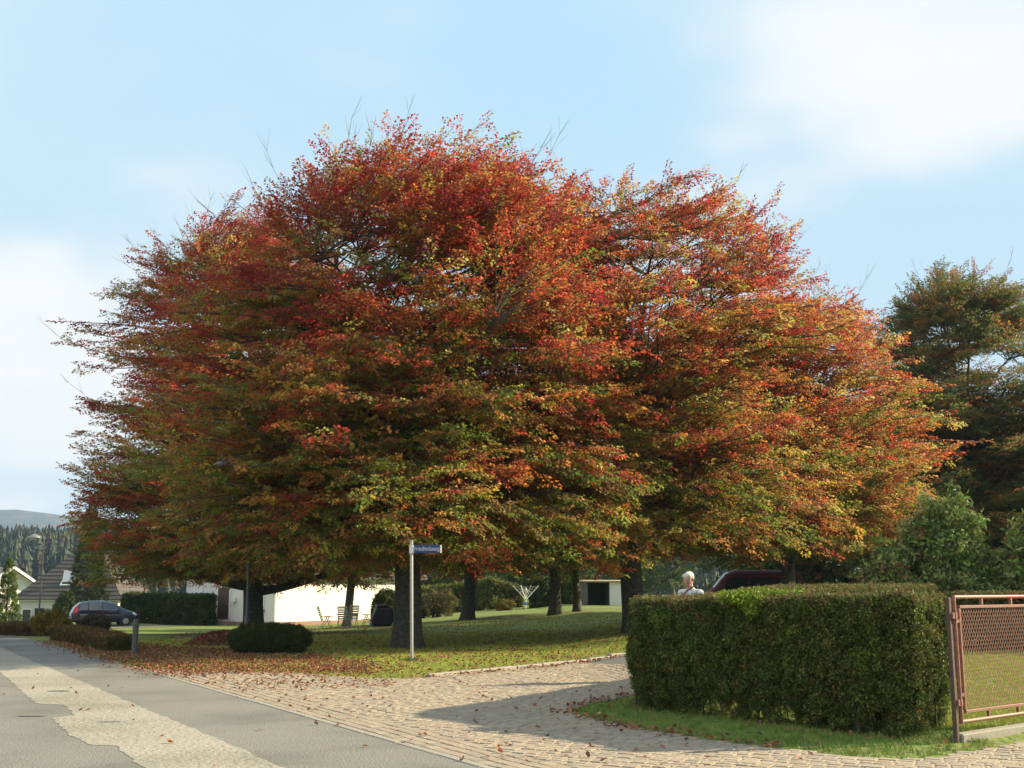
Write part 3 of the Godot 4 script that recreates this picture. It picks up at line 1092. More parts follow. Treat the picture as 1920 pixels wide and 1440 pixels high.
func trunk_tube(st, pts, rs, sd):
	# an uneven, fluted trunk
	st.set_smooth_group(0)
	var sides = 18
	var rings = []
	for i in pts.size():
		var ring = []
		var flare = clampf((rs[i] / rs[mini(5, rs.size() - 1)] - 1.0), 0.0, 1.0)
		for k in sides:
			var a = TAU * k / sides
			var r = rs[i] * (1.0 + 0.05 * sin(3.0 * a + sd) + 0.03 * sin(5.0 * a + pts[i].y) + flare * 0.35 * sin(5.0 * a + sd * 2.0))
			ring.append(pts[i] + Vector3(cos(a) * r, 0, sin(a) * r))
		rings.append(ring)
	for i in pts.size() - 1:
		for k in sides:
			var k2 = (k + 1) % sides
			quad(st, rings[i][k2], rings[i][k], rings[i + 1][k], rings[i + 1][k2])

func trees():
	for k in 3: SPRAYS.append(spray_mesh(100 + k, 22, 0.52, 0.095, 0.062, 0.004))
	var gr = "copper beeches on the lawn"
	beech("copper_beech", "tall red copper beech rising behind the street name sign", gr, -3.12, 34.3, {"top": 15.0, "low": 2.3, "r": 7.2, "blunt": 2.3, "dens": 0.93, "brown": 0.24, "trunk": 0.40, "n": 620, "seed": 1, "fork": 3.3, "dx": 0.85, "wide": [0.9, 0.85, 1.0, 0.8], "bare": 0.1})
	beech("copper_beech", "broad red copper beech behind the clipped round bush and lamp post", gr, -10.7, 48.9, {"top": 17.6, "low": 2.0, "r": 7.1, "dens": 0.95, "blunt": 1.9, "brown": 0.3, "trunk": 0.42, "n": 620, "seed": 2, "fork": 3.0, "dx": -0.3, "wide": [0.85, 0.7, 1.02, 0.9], "bare": 0.15, "low_limbs": [[0.25, 1.7, 4.2], [2.9, 1.9, 4.4], [4.6, 2.0, 3.6]]})
	beech("copper_beech", "copper beech with thick trunk beside the open shed", gr, 4.2, 41.0, {"top": 16.0, "low": 2.9, "r": 7.4, "blunt": 2.9, "brown": 0.38, "trunk": 0.40, "n": 560, "seed": 3, "fork": 4.0, "dx": 0.2, "wide": [0.95, 0.7, 0.95, 1.05]})
	beech("copper_beech", "orange copper beech spreading over the dark red van", gr, 10.9, 46.5, {"top": 13.3, "low": 3.0, "r": 6.4, "blunt": 2.0, "brown": 0.5, "trunk": 0.30, "n": 480, "seed": 4, "fork": 3.0, "dx": 0.2, "wide": [0.95, 0.8, 1.0, 0.95]})
	beech("copper_beech", "slim beech standing right behind the garden chairs", gr, -9.5, 70.0, {"top": 12.5, "low": 2.5, "r": 4.6, "trunk": 0.26, "n": 130, "seed": 5, "size": 1.5})
	beech("copper_beech", "sturdy beech standing between the covered barbecue and the clothes dryer", gr, -2.44, 66.5, {"top": 13.5, "low": 2.6, "r": 5.6, "trunk": 0.36, "n": 150, "seed": 6, "size": 1.5, "fork": 3.0})
	beech("copper_beech", "beech with flared roots beside the clothes dryer", gr, 2.28, 66.5, {"top": 14.0, "low": 2.8, "r": 5.6, "trunk": 0.34, "n": 150, "seed": 7, "size": 1.5, "fork": 3.4})
	beech("copper_beech", "thin beech trunk close beside the flared one", gr, 3.65, 69.0, {"top": 12.5, "low": 2.8, "r": 4.4, "trunk": 0.24, "n": 110, "seed": 8, "size": 1.5, "fork": 3.4})
	beech("beech", "dark green beech with reddish tips behind the leafy shrub", "", 22.6, 58.0, {"top": 17.6, "low": 0.9, "r": 7.9, "trunk": 0.36, "n": 640, "seed": 9, "blunt": 1.35, "dens": 1.1, "pal": GREENISH, "fork": 2.2, "wide": [1.1, 0.8, 0.85, 1.0]})
	# dark green trees closing the view behind the lawn
	var spots = [[-21, 104, 11, 5.2], [-13, 108, 12, 5.5], [-5, 104, 12, 5.4], [3, 120, 14, 6.2], [13, 124, 14, 6.2], [25, 118, 14, 6.2], [15, 63, 12, 5.2], [36, 88, 13, 5.6]]
	var lab = ["broad green tree behind the white bungalow", "broad green tree behind the bungalow gable", "dark green tree behind the yellow-green shrubs", "dark green tree behind the clothes dryer", "dark green tree behind the open shed", "tall green tree behind shed and thick trunk", "dense green tree behind the dark red van", "dense green tree behind the dark green beech"]
	for i in spots.size():
		var s = spots[i]
		beech("broadleaf_tree", lab[i], "green trees closing the view", s[0], s[1], {"top": s[2], "low": 0.9, "r": s[3], "trunk": 0.25, "n": 105, "seed": 20 + i, "size": 2.1, "pal": GREEN, "fork": 2.0, "limbs": 8, "bare": 0.0})
	conifer("thuja_tree", "tall dark thuja beside the copper beech crown edge", -35.3, 99.0, 10.5, 1.7, 31)

func conifer(called, label, x, d, h, r, sd, pal = GREEN, group = ""):
	rng.seed = sd
	var t = thing(called, G(x, d), 0.0, label, "tree", group)
	var st = ST()
	tube(st, [Vector3(0, -0.2, 0), Vector3(0, h * 0.9, 0)], [r * 0.09, 0.02], 7)
	put("trunk", st, M.bark, t)
	var xf = []
	var co = []
	var n = int(h * r * 95)
	for i in n:
		var q = 1.0 - sqrt(rng.randf()) if i % 3 else rng.randf()
		var a = rf(0, TAU)
		var lump = 1.0 + 0.16 * sin(a * 3.0 + q * 14.0) + rf(-0.08, 0.08)
		var rr = r * lump * pow(1.0 - q, 0.65) * minf(1.0, 0.75 + q * 3.0) * rf(0.75, 1.0)
		var p = Vector3(cos(a) * rr, 0.1 + q * (h - 0.2), sin(a) * rr)
		xf.append(Transform3D(rand_basis(rf(1.3, 2.1)), p))
		co.append(vary(pick(pal), 0.25))
	var cr = multi("crown", TUFT.scale, M.waxy, xf, co, t)
	tag(cr, "", "", "", "stuff")
	return t

var TUFT := {}

# ---------------------------------------------------------------- hedges and shrubs
const HEDGE = [5.0, Color(.09, .13, .03), 3.0, Color(.145, .185, .042), 1.6, Color(.19, .18, .05), 0.15, Color(.25, .14, .05)]
const HEDGE_FRESH = [3.0, Color(.15, .23, .04), 2.0, Color(.10, .16, .03), 1.0, Color(.21, .26, .06)]
const HEDGE_TOP = [3.0, Color(.17, .20, .055), 2.5, Color(.22, .19, .07), 1.5, Color(.28, .16, .08), 1.0, Color(.12, .15, .04)]

# a clipped hedge along a line of points (x, D), from one rounded end to the other
func hedge(called, label, line, width, heights, o = {}):
	rng.seed = o.get("seed", 3)
	nz.seed = 50 + o.get("seed", 3)
	nz.frequency = 0.9
	var t = thing(called, G(line[0].x, line[0].y), 0.0, label, "hedge")
	var org = t.position
	var xf = []
	var co = []
	var st = ST()
	var dens = o.get("dens", 520.0)
	var pal = o.get("pal", HEDGE)
	var ptop = o.get("top", HEDGE_TOP)
	var size = o.get("size", 1.0)
	var open_low = o.get("open", 0.0)
	for i in line.size() - 1:
		var a = line[i]
		var b = line[i + 1]
		var ln = a.distance_to(b)
		var dir = (b - a) / ln
		var nrm = Vector2(-dir.y, dir.x)
		var n = int(ln * dens * (heights[i] + width))
		for k in n:
			var s = rf(-width * 0.5 if i > 0 else 0.0, ln + (width * 0.5 if i < line.size() - 2 else 0.0))
			var hh = lerpf(heights[i], heights[i + 1], clampf(s / ln, 0.0, 1.0)) + 0.04 * nz.get_noise_2d(a.x + dir.x * s * 3.0, a.y + dir.y * s * 3.0)
			# mostly in the outer shell: sides and top
			var w
			var y
			var face = rng.randf()
			var depth = absf(rng.randfn(0.0, 0.055)) * size
			if face < 0.34:
				y = hh - depth; w = rf(-0.5, 0.5) * width
			elif face < 0.92:
				y = pow(rng.randf(), 0.9) * hh
				w = (0.5 * width - depth) * (1.0 if rng.randf() < 0.5 else -1.0)
			else:
				y = rf(0.3, 1.0) * hh; w = rf(-0.5, 0.5) * width
			var lumpy = 0.09 * nz.get_noise_3d((a.x + dir.x * s) * 2.0, y * 2.2, (a.y + dir.y * s) * 2.0)
			w *= 1.0 + 2.0 * lumpy - 0.10 * smoothstep(0.5, 0.0, y)
			if y < open_low and rng.randf() < 0.72 * (1.0 - y / open_low) + 0.15: continue
			var q = a + dir * s + nrm * w
			xf.append(Transform3D(rand_basis(rf(0.75, 1.25) * size), G(q.x, q.y, y) - org))
			var topmost = y > hh - 0.05
			co.append(vary(pick(ptop if topmost else pal), 0.22))
		# the stiff end faces
		for e in ([a] if i == 0 else []) + ([b] if i == line.size() - 2 else []):
			var sg = -1.0 if e == a else 1.0
			for k in int(dens * 1.3 * heights[i] * width):
				var y = rng.randf() * lerpf(heights[i], heights[i + 1], 0.0 if e == a else 1.0)
				var q = e + dir * sg * (0.03 - absf(rng.randfn(0.0, 0.05))) + nrm * rf(-0.5, 0.5) * width
				xf.append(Transform3D(rand_basis(rf(0.75, 1.25) * size), G(q.x, q.y, y) - org))
				co.append(vary(pick(pal), 0.22))
		# stems
		for k in int(ln * 7.0):
			var s = rf(0.05, ln - 0.05)
			var q = a + dir * s + nrm * rf(-0.22, 0.22) * width
			var p = G(q.x, q.y, -0.05) - org
			var hh = heights[i] * 0.85
			for m in 3:
				var lean = Vector3(rf(-0.25, 0.25), 1.0, rf(-0.25, 0.25)) * hh
				tube(st, [p, p + lean * 0.4 + Vector3(rf(-.04, .04), 0, rf(-.04, .04)), p + lean], [0.010, 0.007, 0.003], 4, false)
	if o.get("stems", 7) > 0: tag(put("stems", st, M.twig, t), "", "", "", "stuff")
	tag(multi("foliage", TUFT[o.get("tuft", "hedge")], M.waxy, xf, co, t), "", "", "", "stuff")
	return t

func corner_hedge(poly):
	rng.seed = 4
	nz.seed = 54
	nz.frequency = 0.9
	var t = thing("clipped_hedge", G(1.7, 17.0), 0.0, "waist high clipped hedge turning the corner beside the red gate", "hedge")
	var org = t.position
	var top = func(q): return 1.475 + 0.09 * clampf((16.9 - q.y) / 3.4, 0.0, 1.0) + 0.08 * clampf((q.y - 17.0) / 13.0, 0.0, 1.0) + 0.05 * nz.get_noise_2d(q.x * 2.5, q.y * 2.5)
	var xf = []
	var co = []
	var n = poly.size()
	for i in n:
		var a = poly[i]
		var b = poly[(i + 1) % n]
		var ln = a.distance_to(b)
		var dir = (b - a) / ln
		var inw = Vector2(-dir.y, dir.x)
		if not inside((a + b) * 0.5 + inw * 0.05, poly): inw = -inw
		var seen = 1.0 if minf(a.y, b.y) < 17.2 else 0.45
		for k in int(ln * 1550.0 * seen):
			var q = a + dir * rf(-0.03, ln + 0.03)
			var hh = top.call(q)
			var y = rng.randf() * hh
			var lump = 0.10 * nz.get_noise_3d(q.x * 2.4, y * 2.6, q.y * 2.4)
			q += inw * (absf(rng.randfn(0.0, 0.06)) - lump * 1.5 + 0.09 * smoothstep(0.6, 0.0, y) + 0.04 * smoothstep(hh - 0.12, hh, y))
			if nz.get_noise_3d(q.x * 2.6 + 30.0, y * 2.6, q.y * 2.6) < -0.3 and rng.randf() < 0.6: continue
			if y < 0.55 and rng.randf() < (1.15 - y * 1.7) * (0.8 + 0.9 * nz.get_noise_2d(q.x * 3.0, q.y * 3.0)): continue
			xf.append(Transform3D(rand_basis(rf(0.7, 1.25)), G(q.x, q.y, y) - org))
			co.append(vary(pick(HEDGE_TOP if y > hh - 0.06 else (HEDGE_FRESH if nz.get_noise_3d(q.x * 1.1 + 9.0, y * 1.1, q.y * 1.1) > 0.22 else HEDGE)), 0.28))
	for k in 15500:
		var q = rand_in(poly)
		var hh = top.call(q)
		var y = hh - absf(rng.randfn(0.0, 0.05)) if k % 4 else rf(0.5, 1.0) * hh
		xf.append(Transform3D(rand_basis(rf(0.7, 1.25)), G(q.x, q.y, y) - org))
		co.append(vary(pick(HEDGE_TOP if y > hh - 0.05 else HEDGE), 0.24))
	# a few long shoots that the shears missed
	for k in 260:
		var q = rand_in(poly)
		xf.append(Transform3D(rand_basis(rf(0.6, 0.9)), G(q.x, q.y, top.call(q) + rf(0.01, 0.07)) - org))
		co.append(vary(pick(HEDGE_TOP), 0.24))
	var st = ST()
	for k in 130:
		var q = rand_in(poly)
		var p = G(q.x, q.y, -0.05) - org
		for m in 2:
			var lean = Vector3(rf(-0.14, 0.14), 1.0, rf(-0.14, 0.14)) * 1.25
			tube(st, [p, p + lean * 0.4 + Vector3(rf(-.04, .04), 0, rf(-.04, .04)), p + lean], [rf(0.007, 0.014), 0.007, 0.003], 4, false)
	tag(put("stems", st, M.twig, t), "", "", "", "stuff")
	tag(multi("foliage", TUFT.hedge, M.waxy, xf, co, t), "", "", "", "stuff")

# a shrub: tufts through one or more ellipsoids [x, y, z, rx, ry, rz] around its base
func shrub(called, label, x, d, balls, n, o = {}):
	rng.seed = o.get("seed", 3)
	var t = thing(called, G(x, d), o.get("turn", 0.0), label, o.get("category", "shrub"), o.get("group", ""))
	var pal = o.get("pal", HEDGE)
	var xf = []
	var co = []
	var st = ST()
	var size = o.get("size", 1.0)
	for bl in balls:
		var c = Vector3(bl[0], bl[1], bl[2])
		var r = Vector3(bl[3], bl[4], bl[5])
		for i in n / balls.size():
			var v = Vector3(rng.randfn(), rng.randfn(), rng.randfn()).normalized()
			var lump = 1.0 + 0.12 * sin(v.x * 7.0 + v.y * 5.0 + bl[0]) + 0.08 * sin(v.z * 9.0 + v.y * 8.0)
			lump = lerpf(1.0, lump, o.get("lump", 1.0))
			var p = c + v * r * lump * pow(rng.randf(), o.get("shell", 0.22))
			if p.y < 0.03: p.y = rf(0.03, 0.2)
			xf.append(Transform3D(rand_basis(rf(0.75, 1.3) * size), p))
			co.append(vary(pick(pal), 0.22))
		for k in o.get("stems", 7):
			var a = rf(0, TAU)
			var p0 = Vector3(c.x * 0.6 + cos(a) * 0.12, -0.05, c.z * 0.6 + sin(a) * 0.12)
			var v = Vector3(cos(a), rf(0.1, 1.0), sin(a)).normalized()
			var p2 = c + v * r * 0.85
			tube(st, [p0, p0.lerp(p2, 0.5) + Vector3(0, 0.15, 0), p2], [0.02 * size, 0.013 * size, 0.005], 4, false)
	if o.get("stems", 7) > 0: tag(put("stems", st, M.twig, t), "", "", "", "stuff")
	tag(multi("foliage", TUFT[o.get("tuft", "hedge")], M.waxy, xf, co, t), "", "", "", "stuff")
	return t

func hedges():
	var w = 0.42
	# the big clipped hedge: along the street, then round the corner along the lane
	corner_hedge(PackedVector2Array([Vector2(4.45, 13.42), Vector2(5.5, 15.15), Vector2(4.85, 15.55), Vector2(4.25, 14.75), Vector2(2.78, 17.0), Vector2(10.75, 29.9), Vector2(10.1, 30.35), Vector2(1.80, 17.5), Vector2(1.70, 17.1), Vector2(1.80, 16.72)]))
	# back hedge of the garden behind the gate
	hedge("garden_hedge", "long clipped hedge behind the lawn seen through the gate", [Vector2(8.6, 30.2), Vector2(14.6, 28.6), Vector2(22.0, 26.6)], 0.9, [1.4, 1.36, 1.4], {"dens": 330.0, "size": 1.35, "seed": 5, "pal": [3.0, Color(.15, .17, .04), 3.0, Color(.21, .18, .06), 2.0, Color(.27, .17, .08), 1.5, Color(.10, .13, .03)]})
	# dark hedge behind the car
	hedge("yew_hedge", "dark green clipped hedge behind the parked car", [Vector2(-27.6, 86.0), Vector2(-20.6, 81.0)], 1.1, [1.95, 1.95], {"dens": 60.0, "size": 2.6, "seed": 6, "pal": GREEN, "top": GREEN, "tuft": "scale"})
	# autumn coloured low hedge between road and lawn
	hedge("low_hedge", "low yellowing hedge along the road in front of the car", [Vector2(-10.5, 32.1), Vector2(-12.9, 36.4), Vector2(-14.9, 39.8)], 0.75, [0.40, 0.42, 0.45], {"dens": 330.0, "size": 1.3, "seed": 7, "pal": [3.0, Color(.09, .10, .025), 2.0, Color(.16, .11, .03), 1.5, Color(.20, .09, .035), 1.0, Color(.2, .17, .04)], "top": [1.0, Color(.15, .13, .035), 1.0, Color(.22, .1, .04)]})
	hedge("russet_hedge", "low russet hedge at the bend below the lamp post", [Vector2(-17.3, 45.2), Vector2(-20.4, 47.0)], 0.7, [0.5, 0.45], {"dens": 300.0, "size": 1.4, "seed": 8, "pal": [3.0, Color(.17, .10, .05), 2.0, Color(.2, .14, .06), 1.0, Color(.1, .1, .035)], "top": [1.0, Color(.22, .14, .07), 1.0, Color(.17, .13, .05)]})
	hedge("meadow_hedge", "yellow green hedge closing the lawn behind beech trunks", [Vector2(-8.5, 98.0), Vector2(-2.0, 96.0), Vector2(0.4, 97.0)], 1.8, [2.0, 2.3, 1.6], {"dens": 36.0, "size": 3.0, "seed": 9, "pal": [3.0, Color(.14, .17, .035), 2.0, Color(.19, .19, .05), 1.0, Color(.09, .12, .03)], "top": [1.0, Color(.16, .18, .04)], "tuft": "scale"})
	hedge("dark_hedge", "dark clipped hedge end behind the clothes dryer", [Vector2(2.0, 92.0), Vector2(3.6, 94.0)], 1.5, [2.1, 2.1], {"dens": 50.0, "size": 2.8, "seed": 10, "pal": GREEN, "top": GREEN, "tuft": "scale"})
	hedge("lane_hedge", "light green hedge between the two close trunks and the shed", [Vector2(4.2, 93.0), Vector2(6.6, 93.0)], 1.4, [2.0, 2.0], {"dens": 45.0, "size": 2.8, "seed": 14, "pal": [3.0, Color(.10, .14, .03), 2.0, Color(.15, .17, .04)], "top": [1.0, Color(.15, .17, .04)], "tuft": "scale"})

func shrubs():
	var yellow = [3.0, Color(.26, .22, .035), 2.0, Color(.16, .18, .035), 1.0, Color(.34, .2, .04)]
	var glossy = [4.0, Color(.19, .26, .07), 3.0, Color(.27, .33, .10), 1.5, Color(.36, .38, .15), 0.3, Color(.36, .18, .07)]
	shrub("round_bush", "dark clipped round bush at the foot of the lamp post", -6.3, 31.2, [[-0.45, 0.36, 0, 0.62, 0.40, 0.5], [0.45, 0.36, 0, 0.62, 0.39, 0.5], [0.0, 0.4, 0, 0.6, 0.38, 0.52]], 2600, {"seed": 61, "lump": 0.3, "pal": GREEN, "shell": 0.14})
	shrub("yellow_shrub", "bright yellow green shrub beside the drive", -17.2, 44.4, [[0, 0.45, 0, 0.6, 0.5, 0.5], [0.5, 0.3, 0.2, 0.4, 0.36, 0.4]], 900, {"seed": 62, "size": 1.5, "pal": yellow})
	shrub("dome_shrub", "small rounded shrub in front of the car door", -20.4, 58.5, [[0, 0.35, 0, 0.75, 0.5, 0.6]], 700, {"seed": 63, "size": 1.5, "lump": 0.3, "pal": [2.0, Color(.06, .06, .025), 1.0, Color(.1, .08, .04)]})
	shrub("round_thuja", "rounded thuja bush in front of the cream house", -35.6, 95.0, [[0, 0.9, 0, 0.75, 1.1, 0.75], [0.1, 1.6, 0, 0.5, 0.8, 0.5]], 900, {"seed": 64, "size": 2.4, "tuft": "scale", "lump": 0.3, "pal": GREEN})
	shrub("ball_bush", "round green ball bush against the bright bungalow wall", -8.0, 76.0, [[0, 1.0, 0, 0.85, 1.05, 0.8]], 900, {"seed": 65, "size": 2.0, "tuft": "scale", "lump": 0.2, "pal": [2.0, Color(.08, .12, .03), 1.0, Color(.13, .15, .04)]})
	shrub("spindly_shrub", "loose thorny brownish shrub between the bungalow and the yellow green hedge", -6.2, 82.0, [[0, 0.8, 0, 1.0, 0.9, 0.8], [1.4, 1.0, -0.5, 1.0, 1.0, 0.8]], 420, {"seed": 66, "size": 2.3, "pal": [2.0, Color(.2, .16, .07), 1.0, Color(.13, .15, .04)], "stems": 16})
	shrub("lawn_shrub", "small yellow green shrub by the clothes dryer", -0.6, 88.0, [[0, 0.35, 0, 0.7, 0.42, 0.5]], 300, {"seed": 67, "size": 2.2, "pal": yellow})
	# the leafy shrub behind the corner hedge
	shrub("leafy_shrub", "tall glossy leafy shrub behind the garden hedge by the lane", 10.9, 31.2, [[0.1, 1.7, 0, 1.3, 1.6, 1.1], [0.5, 2.6, 0, 0.9, 1.4, 0.9], [-1.0, 1.3, 0.1, 0.9, 1.2, 0.8]], 1900, {"seed": 68, "size": 1.5, "tuft": "broad", "pal": glossy, "shell": 0.4, "stems": 12})
	shrub("leafy_shrub", "wide glossy leafy shrub behind the hedge seen through the gate", 13.9, 31.0, [[0, 1.6, 0, 1.5, 1.6, 1.2], [0.8, 2.0, -0.2, 1.4, 1.8, 1.1], [-1.0, 1.2, 0, 1.0, 1.2, 0.9]], 2100, {"seed": 69, "size": 1.5, "tuft": "broad", "pal": glossy, "shell": 0.4, "stems": 12})
	shrub("vine_shoots", "bright yellow green vine shoots sprawling over the hedge top", 3.05, 15.45, [[0.35, 1.57, 0.0, 0.45, 0.05, 0.22], [-0.1, 1.56, 0.1, 0.3, 0.05, 0.22], [-0.02, 1.46, 0.40, 0.1, 0.11, 0.07]], 240, {"seed": 70, "size": 0.55, "tuft": "broad", "pal": [3.0, Color(.22, .31, .03), 2.0, Color(.27, .34, .04)], "category": "vine", "stems": 0, "vine": true})
	conifer("column_thuja", "tall light green clipped thuja column at the road bend", -31.05, 70.5, 4.7, 0.95, 71, [3.0, Color(.12, .19, .035), 2.0, Color(.17, .24, .045)], "clipped thuja columns")
	conifer("column_thuja", "tall light green thuja column next to the white gabled house", -30.3, 71.6, 4.3, 0.85, 72, [3.0, Color(.10, .165, .03), 2.0, Color(.14, .2, .04)], "clipped thuja columns")

# ---------------------------------------------------------------- gate
func gate():
	var u = Vector2(0.765, 0.644)
	var p0 = Vector2(4.93, 13.35)
	var g = thing("garden_gate", G(p0.x, p0.y), atan2(u.y, u.x), "salmon red painted tube gate with expanded metal mesh", "gate")
	var W = 2.6
	# fixed posts
	for x in [-0.10, W + 0.10]:
		var st = ST()
		box(st, Vector3(x, 0.75, 0), Vector3(0.05, 1.62, 0.05), Basis(), 0.006)
		put("post", st, M.rust_dark, g)
	# outer frame
	var st = ST()
	for y in [0.215, 1.565]: tube(st, [Vector3(0.02, y, 0), Vector3(W - 0.02, y, 0)], 0.023, 10)
	put("rail", st, M.rust, g)
	for x in [0.02, W - 0.02]:
		st = ST()
		tube(st, [Vector3(x, 0.19, 0), Vector3(x, 1.59, 0)], 0.023, 10)
		put("stile", st, M.rust, g)
	# inner frame of square tube
	var x0 = 0.115
	var x1 = W - 0.115
	var y0 = 0.315
	var y1 = 1.455
	st = ST()
	for y in [y0, y1]: box(st, Vector3(W * 0.5, y, 0), Vector3(x1 - x0, 0.034, 0.034), Basis(), 0.004)
	for x in [x0, x1]: box(st, Vector3(x, (y0 + y1) * 0.5, 0), Vector3(0.034, y1 - y0 - 0.036, 0.034), Basis(), 0.004)
	put("inner_frame", st, M.rust, g)
	for x in [0.62, 1.3, 1.98]:
		st = ST()
		box(st, Vector3(x, 1.515, 0), Vector3(0.03, 0.076, 0.03))
		box(st, Vector3(x, 0.265, 0), Vector3(0.03, 0.056, 0.03))
		put("spacer", st, M.rust, g)
	for y in [0.5, 1.3]:
		for s in [0, 1]:
			st = ST()
			box(st, Vector3(0.068 if s == 0 else W - 0.068, y, 0), Vector3(0.05, 0.035, 0.03))
			put("spacer", st, M.rust, g)
	# hinges
	for y in [0.42, 1.36]:
		st = ST()
		box(st, Vector3(-0.04, y, 0.03), Vector3(0.10, 0.07, 0.03), Basis(), 0.004)
		tube(st, [Vector3(-0.035, y - 0.06, 0.04), Vector3(-0.035, y + 0.06, 0.04)], 0.014, 8)
		put("hinge", st, M.rust, g)
	# expanded metal: slanting strands both ways
	st = ST()
	var dx = 0.056
	var hh = y1 - y0 - 0.04
	var slope_ = 0.62
	var run = hh * slope_
	for s in [-1, 1]:
		var a = x0 - run
		while a < x1 + run:
			var pa = Vector2(a, y0 + 0.02)
			var pb = Vector2(a + s * run, y1 - 0.02)
			# clip to the frame
			var t0 = 0.0
			var t1 = 1.0
			var ddx = pb.x - pa.x
			for lim in [[x0 + 0.02, 1.0], [x1 - 0.02, -1.0]]:
				var v0 = (pa.x - lim[0]) * lim[1]
				var v1 = (pb.x - lim[0]) * lim[1]
				if v0 < 0.0 and v1 < 0.0: t1 = -1.0
				elif v0 < 0.0: t0 = maxf(t0, v0 / (v0 - v1))
				elif v1 < 0.0: t1 = minf(t1, v0 / (v0 - v1))
			if t1 > t0:
				var qa = pa.lerp(pb, t0)
				var qb = pa.lerp(pb, t1)
				bar(st, Vector3(qa.x, qa.y, 0.002 * s), Vector3(qb.x, qb.y, 0.002 * s), 0.007, 0.002)
			a += dx
	put("mesh_panel", st, M.rust, g)
	st = ST()
	box(st, Vector3(W * 0.5, -0.01, -0.02), Vector3(W + 0.1, 0.20, 0.14), Basis(), 0.015)
	put("sill", st, M.kerb, g)

func sign_post():
	var s = thing("street_sign", G(-2.35, 28.0), 0.0, "blue street name sign on a slim grey pole in the grass", "street sign")
	var st = ST()
	tube(st, [Vector3(0.02, -0.2, 0), Vector3(-0.03, 2.80, 0)], 0.038, 14)
	put("pole", st, M.zinc, s)
	st = ST()
	tube(st, [Vector3(-0.03, 2.80, 0), Vector3(-0.03, 2.815, 0)], 0.041, 14)
	put("cap", st, M.lamp_grey, s)
	st = ST()
	box(st, Vector3(-0.028, 2.58, 0), Vector3(0.10, 0.19, 0.10), Basis(), 0.012)
	put("clamp", st, M.white, s)
	st = ST()
	box(st, Vector3(0.335, 2.59, 0), Vector3(0.62, 0.19, 0.032), Basis(), 0.008)
	var plate = put("plate", st, M.blue, s)
	st = ST()
	box(st, Vector3(0.664, 2.59, 0), Vector3(0.036, 0.19, 0.05), Basis(), 0.008)
	put("end_cap", st, M.white, s)
	var tm = TextMesh.new()
	var font = SystemFont.new()
	font.font_names = PackedStringArray(["Droid Sans"])
	tm.font = font
	tm.text = "Friedhofsweg"
	tm.font_size = 64
	tm.pixel_size = 0.00163
	tm.depth = 0.003
	var tmat = mat(.72, .72, .68, .5)
	for k in [0, 1]:
		var o = MeshInstance3D.new()
		o.name = "lettering"
		o.mesh = tm
		o.material_override = tmat
		plate.add_child(o, true)
		o.position = Vector3(0.335, 2.592, 0.0175 if k == 0 else -0.0175)
		o.rotation.y = 0.0 if k == 0 else PI
		o.scale = Vector3(0.96, 1.18, 1.0)
	# timber bollard at the corner of the lawn
	var b = thing("bollard", G(-9.55, 30.4), 0.0, "weathered round timber bollard at the end of the low hedge", "bollard")
	st = ST()
	tube(st, [Vector3(0, -0.3, 0), Vector3(0, 0.84, 0), Vector3(0, 0.9, 0)], [0.075, 0.072, 0.055], 14)
	put("shaft", st, M.wood_grey, b)
	st = ST()
	tube(st, [Vector3(0, 0.70, 0), Vector3(0, 0.74, 0)], 0.078, 14)
	put("band", st, M.lamp_grey, b)

func lamp(x, d, h, arm, label):
	var l = thing("street_lamp", G(x, d), 0.0, label, "street lamp", "street lamps")
	var st = ST()
	tube(st, [Vector3(0, -0.3, 0), Vector3(0, 0.9, 0), Vector3(0, 0.95, 0), Vector3(0, h, 0)], [0.06, 0.06, 0.042, 0.035], 12)
	put("pole", st, M.lamp_grey, l)
	st = ST()
	var pts = []
	for k in 8:
		var a = PI * 0.75 * k / 7.0
		pts.append(Vector3(arm * (1 - cos(a)) * 0.55, h + 0.42 * sin(a), 0))
	tube(st, pts, 0.03, 8)
	put("arm", st, M.lamp_grey, l)
	var e = pts[7]
	var hd = Node3D.new()
	hd.name = "lamp_head"
	l.add_child(hd)
	hd.position = e
	st = ST()
	st.set_smooth_group(0)
	tube(st, [Vector3(0, 0.05, 0), Vector3(0, -0.02, 0), Vector3(0, -0.10, 0), Vector3(0, -0.17, 0)], [0.05, 0.14, 0.30, 0.33], 16)
	put("shade", st, M.metal_grey, hd)
	st = ST()
	tube(st, [Vector3(0, -0.17, 0), Vector3(0, -0.24, 0), Vector3(0, -0.28, 0)], [0.22, 0.18, 0.06], 14)
	put("lens", st, M.lamp_clear, hd)

func street_lamps():
	lamp(-23.75, 60.0, 4.55, -0.5, "slim grey street lamp with curved arm beside the hipped roof house")
	lamp(-7.45, 33.6, 5.0, -0.85, "grey lamp post rising from the clipped round bush into beech leaves")

